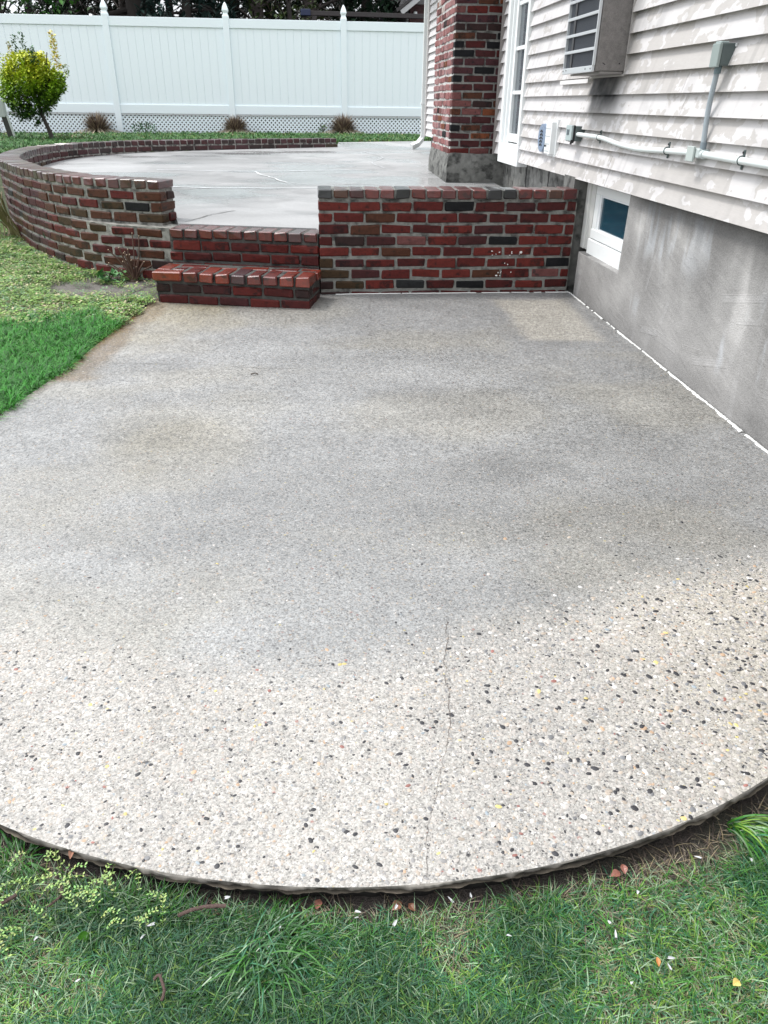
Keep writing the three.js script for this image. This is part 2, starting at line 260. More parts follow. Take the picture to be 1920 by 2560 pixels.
  function crack(pts, wid, seed, name, c) {
    const cv = new THREE.CatmullRomCurve3(pts.map(([x, z]) => V(x, 0, z))), mb = new MB(), nS = Math.ceil(cv.getLength() / 0.008); let last = null;
    for (let i = 0; i <= nS; i++) { const p = cv.getPointAt(i / nS), t = cv.getTangentAt(i / nS), j = 0.026 * (fbm(i * 0.12 + seed, seed, 4) - 0.5) + 0.007 * (vn(i * 0.7, seed * 3) - 0.5), w = wid * (0.35 + 1.2 * vn(i * 0.25, seed + 5)) * Math.min(1, i / 12 + 0.2) * (name === 'crack' && seed === 3 ? 1 - 0.6 * i / nS : 1), x = p.x - t.z * j, z = p.z + t.x * j; const a = [x - w / 2, slabY(x, z) + 0.0022, z], b = [x + w / 2, slabY(x, z) + 0.0022, z - t.x * 0]; if (Math.abs(t.x) > Math.abs(t.z)) { a[0] = b[0] = x; a[2] = z - w / 2; b[2] = z + w / 2; } if (last) mb.quad(last[0], a, b, last[1], c); last = [a, b]; }
    mesh(name, mb.geo(), std(null, 1, { vertexColors: true }), patio);
  }
  crack(CR, 0.0015, 3, 'crack', [0.11, 0.092, 0.08]);
  crack([[-1.18, -3.95], [-0.9, -3.93], [-0.6, -3.9], [-0.3, -3.82], [-0.1, -3.8]], 0.0022, 8, 'crack', [0.15, 0.14, 0.125]);
  crack([[1.15, -2.98], [1.35, -2.97], [1.55, -2.95], [1.7, -2.94]], 0.0022, 12, 'crack', [0.15, 0.15, 0.145]);
  // white caulk along the house and the brick wall
  const cm = new MB(); let last = null, rr = rng(9);
  for (let i = 0; i <= 900; i++) { const z = lerp(-5.345, -2.12, i / 900), w = 0.002 + 0.013 * Math.pow(fbm(i * 0.09, 2, 4), 1.4) + 0.012 * sst(-4.2, -2.6, z) * vn(i * 0.05, 7), o = 0.005 * (vn(i * 0.11, 31) - 0.5), x1 = 1.841 - 0.003 - 0.004 * vn(i * 0.3, 12) , x0 = x1 - w + o, y = slabY(x1, z); const a = [x0 - 0.004 * vn(i * 0.5, 3), y + 0.001, z], b = [lerp(x0, x1, 0.5), y + 0.006, z], c = [x1, y + 0.005, z]; const gap = fbm(i * 0.08, 55, 3) < lerp(0.36, 0.22, sst(-4.8, -3.2, z)); if (last && !gap) { cm.quad(last[0], a, b, last[1], [0.62, 0.62, 0.60]); cm.quad(last[1], b, c, last[2], [0.66, 0.66, 0.64]); } last = [a, b, c]; }
  last = null;
  for (let i = 0; i <= 300; i++) { const x = lerp(0.15, 1.83, i / 300), w = 0.006 + 0.008 * vn(i * 0.2, 1), z0 = -5.366 + 0.004 * vn(i * 0.17, 9), y = slabY(x, z0); const a = [x, y + 0.005, z0], b = [x, y + 0.0012, z0 + w]; if (last && vn(i * 0.12, 66) > 0.12) cm.quad(last[0], last[1], b, a, [0.7, 0.7, 0.68]); last = [a, b]; }
  mesh('caulk_line', cm.geo(), std(null, 0.6, { vertexColors: true }), patio, 'white caulk bead along the foot of the house and brick wall');
}

// ---------------------------------------------------------------- terrace slab behind the low walls
{
  const terrace = new THREE.Group(); terrace.name = 'terrace'; scene.add(terrace); tag(terrace, 'wet smooth concrete terrace behind the low brick walls', null, null, 'structure');
  const w = 2048, h = 2048, X0 = -3.4, X1 = 3.2, Z0 = -15.2, Z1 = -5.3, r = rng(31);
  const st = coarse(w, h, 200, (u, v) => { const x = lerp(X0, X1, u), z = lerp(Z0, Z1, v); return 0.295 + 0.16 * (fbm(x * 0.8 + 5, z * 1.3, 4) - 0.5) + 0.10 * (fbm(x * 2.6 + 1, z * 4 + 5, 4) - 0.5) + 0.06 * sst(-0.3, 1.2, x) - 0.09 * blob(x, z, -1.35, -12.0, 0.5, 0.22, 0.6) - 0.07 * blob(x, z, -0.9, -8.6, 0.9, 0.3, 0.9) - 0.05 * sst(0.53, 0.56, fbm(x * 1.2 + 30, z * 1.1, 4)); });
  const wet = coarse(w, h, 200, (u, v) => { const x = lerp(X0, X1, u), z = lerp(Z0, Z1, v); return clamp(0.16 + 0.42 * sst(0.36, 0.64, fbm(x * 1.1 + 20, z * 2.2, 4)) + 0.25 * sst(-7.2, -6, z), 0.06, 0.7); });
  const c = new Float32Array(w * h * 3), q = new Float32Array(w * h);
  for (let j = 0; j < h; j++) for (let i = 0; i < w; i++) { const k = j * w + i, s = st(i, j) * (1 + 0.25 * (r() + r() - 1)); c[k * 3] = s; c[k * 3 + 1] = s; c[k * 3 + 2] = s * 1.0; q[k] = wet(i, j) + 0.1 * (r() - 0.5); }
  const map = colorTex(w, h, c), rough = grayTex(w, h, q);
  const sh = new THREE.Shape(); const poly = []; for (let i = 0; i <= 60; i++) { const p = innerCurve.getPointAt(i / 60), d = innerCurve.getTangentAt(i / 60); poly.push([p.x + d.z * 0.02, p.z - d.x * 0.02]); }
  poly.push([0.5, -14.38], [2.1, -14.9], [3.2, -15.1], [3.2, -13.0], [1.93, -12.9], [1.93, -5.45], [0.06, -5.45], [0.03, -5.62], [-0.96, -5.84]);
  poly.forEach(([x, z], i) => (i ? sh.lineTo(x, -z) : sh.moveTo(x, -z)));
  const g = new THREE.ExtrudeGeometry(sh, { depth: 0.12, bevelEnabled: false }); g.rotateX(-Math.PI / 2); // shape y -> -z
  const p = g.attributes.position, uv = new Float32Array(p.count * 2);
  for (let i = 0; i < p.count; i++) { const x = p.getX(i), z = p.getZ(i); p.setY(i, p.getY(i) - 0.12 + upperY(x, z)); uv[i * 2] = (x - X0) / (X1 - X0); uv[i * 2 + 1] = (z - Z0) / (Z1 - Z0); }
  g.setAttribute('uv', new THREE.BufferAttribute(uv, 2)); g.computeVertexNormals();
  mesh('slab', g, new THREE.MeshStandardMaterial({ map, roughnessMap: rough, roughness: 1, bumpMap: T.grainBump, bumpScale: 0.0006, side: THREE.DoubleSide }), terrace);
  function strip(pts, wid, c, name, seed) { const cv = new THREE.CatmullRomCurve3(pts.map(([x, z]) => V(x, 0, z))), mb = new MB(), nS = Math.ceil(cv.getLength() / 0.03); let last = null; for (let i = 0; i <= nS; i++) { const q2 = cv.getPointAt(i / nS), t = cv.getTangentAt(i / nS), jj = 0.02 * (fbm(i * 0.3 + seed, 4, 3) - 0.5), ww = wid * (0.5 + vn(i * 0.3, seed)); const a = [q2.x - t.z * (jj + ww), upperY(q2.x, q2.z) + 0.004, q2.z + t.x * (jj + ww)], b = [q2.x - t.z * (jj - ww), upperY(q2.x, q2.z) + 0.004, q2.z + t.x * (jj - ww)]; if (last) mb.quad(last[0], a, b, last[1], c); last = [a, b]; } mesh(name, mb.geo(), std(null, 0.5, { vertexColors: true }), terrace); }
  strip([[-1.5, -8.05], [-1.0, -7.92], [-0.4, -7.9], [0.3, -7.92], [0.75, -7.95]], 0.014, [0.75, 0.77, 0.78], 'joint_filler', 1);
  strip([[-1.75, -9.6], [-1.2, -9.5], [-0.62, -9.46], [0.1, -9.6], [0.7, -9.75]], 0.013, [0.7, 0.72, 0.74], 'joint_filler', 2);
  strip([[-0.62, -9.42], [-0.55, -9.15], [-0.38, -8.75], [-0.34, -8.6], [-0.24, -8.37]], 0.011, [0.62, 0.63, 0.63], 'joint_filler', 3);
  strip([[-0.2, -8.35], [0.1, -8.2], [0.5, -8.28], [1.0, -8.1]], 0.005, [0.5, 0.5, 0.5], 'crack', 6);
  strip([[0.9, -9.9], [0.8, -10.6], [1.0, -11.4], [0.8, -12.4]], 0.008, [0.5, 0.51, 0.52], 'crack', 7);
  strip([[-0.92, -5.9], [-0.86, -6.03], [-0.74, -6.28], [-0.6, -6.45]], 0.004, [0.05, 0.045, 0.04], 'crack', 4);
}

// ---------------------------------------------------------------- bricks
const MB_BRICK = {};
function chamferBrick(L, H, D, seed) { // a worn brick: bevelled and slightly out of true
  const r = rng(seed), c = 0.005, J = 0.0032, hx = L / 2, hy = H / 2, hz = D / 2, corner = {};
  for (const sx of [-1, 1]) for (const sy of [-1, 1]) for (const sz of [-1, 1]) {
    const j = V((r() - 0.5) * 2 * J, (r() - 0.5) * 2 * J * 1.2, (r() - 0.5) * J * 1.6), cc = c * (0.6 + 1.2 * r());
    corner[`${sx}${sy}${sz}`] = [V(sx * hx, sy * (hy - cc), sz * (hz - cc)).add(j), V(sx * (hx - cc), sy * hy, sz * (hz - cc)).add(j), V(sx * (hx - cc), sy * (hy - cc), sz * hz).add(j)];
  }
  const K = (x, y, z, a) => corner[`${x}${y}${z}`][a], out = [];
  const tri = (a, b, d, n) => { const nn = b.clone().sub(a).cross(d.clone().sub(a)); nn.dot(n) < 0 ? out.push(a, d, b) : out.push(a, b, d); };
  const quad = (a, b, d, e, n) => { tri(a, b, d, n); tri(a, d, e, n); };
  for (const s of [-1, 1]) {
    quad(K(s, -1, -1, 0), K(s, 1, -1, 0), K(s, 1, 1, 0), K(s, -1, 1, 0), V(s, 0, 0));
    quad(K(-1, s, -1, 1), K(1, s, -1, 1), K(1, s, 1, 1), K(-1, s, 1, 1), V(0, s, 0));
    quad(K(-1, -1, s, 2), K(1, -1, s, 2), K(1, 1, s, 2), K(-1, 1, s, 2), V(0, 0, s));
    for (const t of [-1, 1]) {
      quad(K(s, t, -1, 0), K(s, t, 1, 0), K(s, t, 1, 1), K(s, t, -1, 1), V(s, t, 0));
      quad(K(s, -1, t, 0), K(s, 1, t, 0), K(s, 1, t, 2), K(s, -1, t, 2), V(s, 0, t));
      quad(K(-1, s, t, 1), K(1, s, t, 1), K(1, s, t, 2), K(-1, s, t, 2), V(0, s, t));
      for (const u of [-1, 1]) tri(K(s, t, u, 0), K(s, t, u, 1), K(s, t, u, 2), V(s, t, u));
    }
  }
  const g = new THREE.BufferGeometry(); g.setAttribute('position', new THREE.Float32BufferAttribute(out.flatMap((v) => [v.x, v.y, v.z]), 3));
  return boxUV(g, 2.2, r() * 5, r() * 5);
}
const STR = [], HDR = [], HALF = [];
for (let i = 0; i < 9; i++) { STR.push(chamferBrick(0.199, 0.0575, 0.095, 100 + i)); HDR.push(chamferBrick(0.0915, 0.0585, 0.207, 200 + i)); HALF.push(chamferBrick(0.094, 0.0575, 0.095, 300 + i)); }
const TONES = { red: [0.165, 0.024, 0.018], red2: [0.125, 0.017, 0.014], red3: [0.088, 0.014, 0.013], maroon: [0.072, 0.018, 0.019], plum: [0.078, 0.026, 0.031], brown: [0.098, 0.034, 0.018], olive: [0.065, 0.036, 0.016], rose: [0.20, 0.075, 0.07], orange: [0.22, 0.065, 0.027], dusk: [0.04, 0.019, 0.018], black: [0.009, 0.009, 0.011], slate: [0.026, 0.027, 0.028], blush: [0.42, 0.22, 0.215], rosy: [0.37, 0.155, 0.148], glow: [0.26, 0.036, 0.018], pale: [0.58, 0.48, 0.44] };  // two pinks for the chimney's left face have sunlight mixed in
const bm = {};
function brickMat(tone, rough) { const k = tone + rough; if (!bm[k]) { bm[k] = new THREE.MeshPhysicalMaterial({ roughness: rough, specularIntensity: rough > 0.35 ? 0.45 : 1, clearcoat: rough > 0.35 ? 0 : 0.9, clearcoatRoughness: 0.3, side: THREE.DoubleSide, map: T.brick, bumpMap: T.brickBump, bumpScale: rough > 0.35 ? 0.003 : 0.0009 }); bm[k].color.setRGB(...TONES[tone]); } return bm[k]; }
function pick(r, w) { let s = 0; for (const k in w) s += w[k]; let t = r() * s; for (const k in w) { t -= w[k]; if (t <= 0) return k; } return Object.keys(w)[0]; }
function mortarMat(c, rough = 0.9) { return std(c, rough, { map: T.mortar, bumpMap: T.mortarBump, bumpScale: 0.006 }); }
const Q = new THREE.Object3D();
let brickN = {};
function brick(parent, set, p, dir, tone, rough, r, sx = 1, limit = null, name = 'brick') {
  const m = new THREE.Mesh(set[Math.floor(r() * set.length)], brickMat(tone, rough)); m.name = name; m.castShadow = m.receiveShadow = true;
  m.position.copy(p); m.rotation.set((r() - 0.5) * 0.02, Math.atan2(-dir.z, dir.x) + (r() - 0.5) * 0.016 + (r() < 0.5 ? Math.PI : 0), (r() - 0.5) * 0.012); m.scale.set(sx, 0.97 + 0.06 * r(), 1);
  if (limit) { const k = parent.uuid; brickN[k] = (brickN[k] || 0) + 1; if (brickN[k] > limit.max) { m.updateMatrix(); (limit.list[tone + '|' + rough] ||= []).push(m.geometry.clone().applyMatrix4(m.matrix)); return null; } }
  parent.add(m); return m;
}
function ribbonWall(pts, yTopFn, yBotFn, thick) { // mortar core following a path: pts = [{p(front), n(outward)}]
  const out = [], uv = []; const v = (q, o, y) => [q.p.x + q.n.x * o, y, q.p.z + q.n.z * o]; let s = 0;
  const push = (a, b, c, d, u0, u1, v0, v1) => { out.push(...a, ...b, ...c, ...a, ...c, ...d); uv.push(u0, v0, u1, v0, u1, v1, u0, v0, u1, v1, u0, v1); };
  for (let i = 0; i < pts.length - 1; i++) {
    const a = pts[i], b = pts[i + 1], ds = a.p.distanceTo(b.p), ta = yTopFn(a), tb = yTopFn(b), ba = yBotFn(a), bb = yBotFn(b);
    push(v(a, 0, ba), v(b, 0, bb), v(b, 0, tb), v(a, 0, ta), s, s + ds, ba, ta);
    push(v(b, -thick, bb), v(a, -thick, ba), v(a, -thick, ta), v(b, -thick, tb), s, s + ds, ba, ta);
    push(v(a, 0, ta), v(b, 0, tb), v(b, -thick, tb), v(a, -thick, ta), s, s + ds, 0, thick); s += ds;
  }
  for (const [q, f] of [[pts[0], 1], [pts[pts.length - 1], 0]]) { const A = v(q, 0, yBotFn(q)), B = v(q, -thick, yBotFn(q)), C = v(q, -thick, yTopFn(q)), D = v(q, 0, yTopFn(q)); push(A, B, C, D, 0, thick, yBotFn(q), yTopFn(q)); }
  const g = new THREE.BufferGeometry(); g.setAttribute('position', new THREE.Float32BufferAttribute(out, 3)); g.setAttribute('uv', new THREE.Float32BufferAttribute(uv.map((x) => x * 1.6), 2)); g.computeVertexNormals(); return g;
}
const PITCH = 0.0735;

{ // ---- straight low wall on the right
  const w = thing('brick_wall', 'straight low red brick wall between the steps and the house', 'wall', [0, 0, 0]), r = rng(41);
  const X0 = 0.04, X1 = 1.812, F = -5.375, dir = V(1, 0, 0), N = { red: 6, red2: 8, red3: 6, maroon: 3, brown: 2, rose: 0.5 };
  const black = { 1: [4], 4: [6], 6: [8], 8: [3, 5] }, dark2 = { 8: [3], 4: [0] };
  mesh('mortar', boxUV(bx(X0 + 0.01, X1 + 0.005, -0.05, 0.7425, F - 0.21, F - 0.007), 1.6), mortarMat([0.34, 0.34, 0.325]), w);
  const nC = 17, p = (X1 - X0) / nC;
  for (let i = 0; i < nC; i++) brick(w, HDR, V(X0 + (i + 0.5) * p, 0.748 - 0.031, F - 0.0965), dir, [0, 5, 11, 12].includes(i) ? 'black' : pick(r, { red: 4, red2: 4, red3: 3, brown: 1.5, maroon: 1 }), 0.32, r, 1.0);
  for (let row = 1; row <= 9; row++) {
    const y = 0.748 - 0.004 - row * PITCH - 0.031; let x = X0 + 0.006, i = 0; const odd = row % 2;
    while (x < X1 - 0.03) {
      const full = !(i === 0 && !odd), L = Math.min(full ? 0.199 : 0.09, X1 - x), c = x + L / 2;
      let tone = pick(r, N); if ((black[row] || []).includes(i)) tone = (dark2[row] || []).includes(i) ? 'slate' : 'black'; if (c < 0.3 && row > 3 && r() < 0.7) tone = pick(r, { olive: 2, dusk: 1.5, slate: 0.6, brown: 1 }); if (row >= 8 && tone[0] === 'r' && r() < 0.5) tone = 'red3';
      brick(w, L > 0.12 ? STR : HALF, V(c, y + (r() - 0.5) * 0.004, F - 0.0475 + (r() - 0.5) * 0.005), dir, tone, 0.5, r, L > 0.12 ? L / 0.199 : L / 0.094);
      x += L + 0.0125 + r() * 0.004; i++;
    }
  }
  { // last course, cut off by the patio
    let x = X0 + 0.006; while (x < X1 - 0.05) { const L = Math.min(0.199, X1 - x); brick(w, STR, V(x + L / 2, 0.748 - 10 * PITCH - 0.034, F - 0.05), dir, pick(r, { dusk: 2, red3: 1, maroon: 1 }), 0.5, r, L / 0.199); x += L + 0.013; }
  }
  const mb = new MB(), rr = rng(5); // flecks of old white paint
  for (let i = 0; i < 17; i++) { const cx = 1.33 + 0.22 * (rr() - 0.4), row = 5 + Math.floor(rr() * 3.2), cy = 0.744 - row * PITCH - 0.012 - 0.045 * rr(), s = 0.003 + 0.008 * rr() * rr(), ps = []; for (let k = 0; k < 7; k++) { const a = k / 7 * 6.283, q = s * (0.5 + 0.9 * rr()); ps.push([cx + Math.cos(a) * q * 1.2, cy + Math.sin(a) * q, F + 0.0045]); } for (let k = 1; k < 6; k++) mb.tri(ps[0], ps[k], ps[k + 1], [0.75, 0.74, 0.72]); }
  mesh('paint_fleck', mb.geo(), std(null, 0.7, { vertexColors: true }), w);
}
{ // ---- riser of the upper step
  const w = thing('brick_riser', 'upper brick step below the terrace, between the two low walls', 'step', [0, 0, 0]), r = rng(42);
  const A = V(-1.0, 0, -5.64), B = V(0.04, 0, -5.392), d = B.clone().sub(A), L = d.length(); d.normalize(); const n = V(-d.z, 0, d.x);
  const at = (s, o, y) => A.clone().addScaledVector(d, s).addScaledVector(n, o).setY(y);
  const N = { red: 4, red2: 8, red3: 5, maroon: 2 }, rot = Math.atan2(-d.z, d.x), top = 0.466;
  const g = bx(0.0, L - 0.004, -0.02, top - 0.006, -0.225, -0.008); g.rotateY(rot); g.translate(A.x, 0, A.z); mesh('mortar', boxUV(g, 1.6), mortarMat([0.13, 0.13, 0.125]), w);
  for (let i = 0; i < 10; i++) brick(w, HDR, at((i + 0.5) * L / 10, -0.097, top - 0.031), d, pick(r, { red: 4, red2: 5, rose: 0.5, maroon: 1 }), 0.24, r, 1.0);
  for (let row = 1; row <= 5; row++) { let s = row % 2 ? 0.02 : -0.01, i = 0; while (s < L - 0.03) { const full = !(i === 0 && row % 2 === 0), q = Math.min(full ? 0.199 : 0.092, L - s - 0.004); if (q > 0.04) brick(w, q > 0.12 ? STR : HALF, at(s + q / 2, -0.0475 + (r() - 0.5) * 0.006, top - 0.004 - row * PITCH - 0.031), d, pick(r, row > 1 ? { red2: 4, red3: 5, maroon: 3, dusk: 1.5 } : N), 0.38, r, q > 0.12 ? q / 0.199 : q / 0.094); s += q + 0.013; i++; } }
}
{ // ---- loose-standing lower step
  const w = thing('brick_step', 'lower glossy wet brick step standing on the patio', 'step', [0, 0, 0]), r = rng(43);
  const A = V(-1.078, 0, -5.245), B = V(-0.021, 0, -4.985), d = B.clone().sub(A), L = d.length(); d.normalize(); const n = V(-d.z, 0, d.x), rot = Math.atan2(-d.z, d.x), top = 0.252;
  const at = (s, o, y) => A.clone().addScaledVector(d, s).addScaledVector(n, o).setY(y), perp = n.clone();
  const g = bx(0.02, L - 0.02, -0.02, top - 0.006, -0.33, -0.0235); g.rotateY(rot); g.translate(A.x, 0, A.z); mesh('mortar', boxUV(g, 1.6), mortarMat([0.09, 0.09, 0.085]), w);
  const C = { glow: 7, red: 3, red2: 1 };
  brick(w, STR, at(0.103, -0.048, top - 0.031), d, 'glow', 0.2, r, 1.0);
  brick(w, STR, at(0.05, -0.2, top - 0.031), perp, 'glow', 0.2, r, 1.0); brick(w, HALF, at(0.152, -0.15, top - 0.033), d, 'red2', 0.22, r, 0.9);
  const c0 = 0.215, hp = (L - c0) / 8; for (let i = 0; i < 8; i++) brick(w, HDR, at(c0 + (i + 0.5) * hp, -0.1, top - 0.031), d, i === 3 ? 'plum' : pick(r, C), 0.2, r, 1.0);
  let s = 0.11; while (s < L - 0.05) { const q = Math.min(0.199, L - s); brick(w, STR, at(s + q / 2, -0.258, top - 0.033), d, pick(r, C), 0.22, r, q / 0.199); s += q + 0.013; }
  for (let row = 1; row <= 3; row++) { s = row % 2 ? 0.015 : 0.03; let i = 0; while (s < L - 0.05) { const q = Math.min(row === 1 && i === 0 ? 0.1 : 0.199, L - 0.015 - s); brick(w, q > 0.12 ? STR : HALF, at(s + q / 2, -0.062, top - 0.004 - row * PITCH - 0.031), d, row === 1 && i < 2 ? 'dusk' : pick(r, { red2: 4, red3: 4, maroon: 3, dusk: 1 }), 0.4, r, q > 0.12 ? q / 0.199 : q / 0.094); s += q + 0.013; i++; }
    for (const side of [0.066, L - 0.066]) { brick(w, STR, at(side, -0.225, top - 0.004 - row * PITCH - 0.031), perp, 'red3', 0.45, r, 1); } }
}
{ // ---- curved retaining wall round the terrace
  const w = thing('curved_brick_wall', 'long curved low brick wall sweeping round the left of the terrace', 'wall', [0, 0, 0]), r = rng(44), TH = 0.205, TOP = 0.748;
  const limit = { max: 300, list: {} };
  const baseY = (s) => 0.03 + 0.0 * s;
  const path = []; for (let i = 0; i <= 140; i++) { const s = 0.016 + i / 140 * (INLEN - 0.03), c = curveAt(s); path.push({ p: c.p.clone().addScaledVector(c.n, TH - 0.009), n: c.n, s, q: c.p }); }
  mesh('mortar', ribbonWall(path, () => TOP - 0.006, (q) => (q.s > 5.2 ? 0.35 : -0.05), TH - 0.018), mortarMat([0.44, 0.43, 0.41]), w);
  // lower part stands a little forward where the wall has cracked beside the step
  const fwd = (s) => 0.09 * (1 - sst(0.1, 1.1, s)); const low = []; for (let i = 0; i <= 30; i++) { const s = -0.18 + i / 30 * 1.4, c = curveAt(s); low.push({ p: c.p.clone().addScaledVector(c.n, TH - 0.009 + fwd(s)), n: c.n, s }); }
  mesh('mortar', ribbonWall(low, () => 0.445, () => -0.05, 0.2), mortarMat([0.46, 0.45, 0.42]), w);
  const tones = (s) => s < 1.2 ? { brown: 4, red2: 4, red3: 3, olive: 1.5 } : s < 2.4 ? { maroon: 4, brown: 2, plum: 3, red3: 2, olive: 1 } : { plum: 5, maroon: 4, dusk: 2, brown: 1.5 };
  // header cap: nearest first
  const nCap = Math.round(INLEN / 0.1045), caps = [];
  for (let i = 0; i < nCap; i++) caps.push((i + 0.5) * INLEN / nCap);
  const spots = [];
  for (const s of caps) { const c = curveAt(s); spots.push({ set: HDR, p: c.p.clone().addScaledVector(c.n, TH / 2 + 0.001).setY(TOP - 0.031), d: c.d, tone: pick(r, s > 3.4 ? { dusk: 4, plum: 3, maroon: 3 } : tones(s)), rough: 0.3, sx: 1.0, pri: s }); }
  for (let row = 1; row <= 9; row++) {
    const y = TOP - 0.004 - row * PITCH - 0.031, lowRow = row >= 4; let s = (row % 2 ? 0.005 : 0.1) - (lowRow ? 0.12 : 0), i = 0;
    if (row % 2 === 0 && !lowRow) { const c = curveAt(0.05); spots.push({ set: HDR, p: c.p.clone().addScaledVector(c.n, TH / 2).setY(y), d: c.d, tone: 'brown', rough: 0.5, sx: 0.95, pri: 0.0 }); }
    while (s < 4.75) { const c = curveAt(s + 0.1), f = lowRow ? fwd(s + 0.1) : 0; let tone = pick(r, tones(s)); if (row === 2 && i === 0) tone = 'black'; else if (r() < 0.035) tone = r() < 0.6 ? 'black' : 'slate'; if (row > 6 && r() < 0.35) tone = r() < 0.6 ? 'olive' : 'dusk';
      spots.push({ set: STR, p: c.p.clone().addScaledVector(c.n, TH - 0.0475 + f + (r() - 0.5) * 0.004).setY(y + (lowRow ? -0.004 - 0.01 * (1 - sst(0, 1, s)) : 0)), d: c.d, tone, rough: 0.48, sx: 1.0, pri: s + 0.1 }); s += 0.2045; i++; }
  }
  for (let row = 1; row <= 3; row++) { const y = TOP - 0.004 - row * PITCH - 0.031; let s = row % 2 ? 3.0 : 3.1; while (s < INLEN - 0.1) { const c = curveAt(s + 0.1); if (y + 0.03 > upperY(0, c.p.z)) spots.push({ set: STR, p: c.p.clone().addScaledVector(c.n, 0.0475).setY(y), d: c.d, tone: r() < 0.06 ? 'black' : pick(r, { dusk: 4, maroon: 3, plum: 3, olive: 0.6 }), rough: 0.5, sx: 1, pri: s + 0.05 }); s += 0.212; } }
  for (let row = 1; row <= 4; row++) { const c = curveAt(0); const y = TOP - 0.004 - row * PITCH - 0.031; if (row % 2 === 0 || row > 3) continue; spots.push({ set: HALF, p: c.p.clone().addScaledVector(c.d, 0.05).addScaledVector(c.n, 0.0485).setY(y), d: c.d, tone: pick(r, { red3: 1, maroon: 1, dusk: 1 }), rough: 0.5, sx: 1, pri: 0 }); }
  spots.sort((a, b) => a.pri - b.pri);
  for (const q of spots) brick(w, q.set, q.p, q.d, q.tone, q.rough, r, q.sx, limit);
  const keys = Object.keys(limit.list), byT = [];
  for (const k of keys) for (const g of limit.list[k]) { const c = TONES[k.split('|')[0]], n = g.attributes.position.count, a = new Float32Array(n * 3); for (let i = 0; i < n; i++) { a[i * 3] = c[0]; a[i * 3 + 1] = c[1]; a[i * 3 + 2] = c[2]; } g.setAttribute('color', new THREE.BufferAttribute(a, 3)); byT.push(g); }
  if (byT.length) { const m = mesh('far_brickwork', merge(byT), std([1, 1, 1], 0.42, { vertexColors: true, map: T.brick, bumpMap: T.brickBump, bumpScale: 0.0025 }), w); m.userData.kind = 'stuff'; }
}

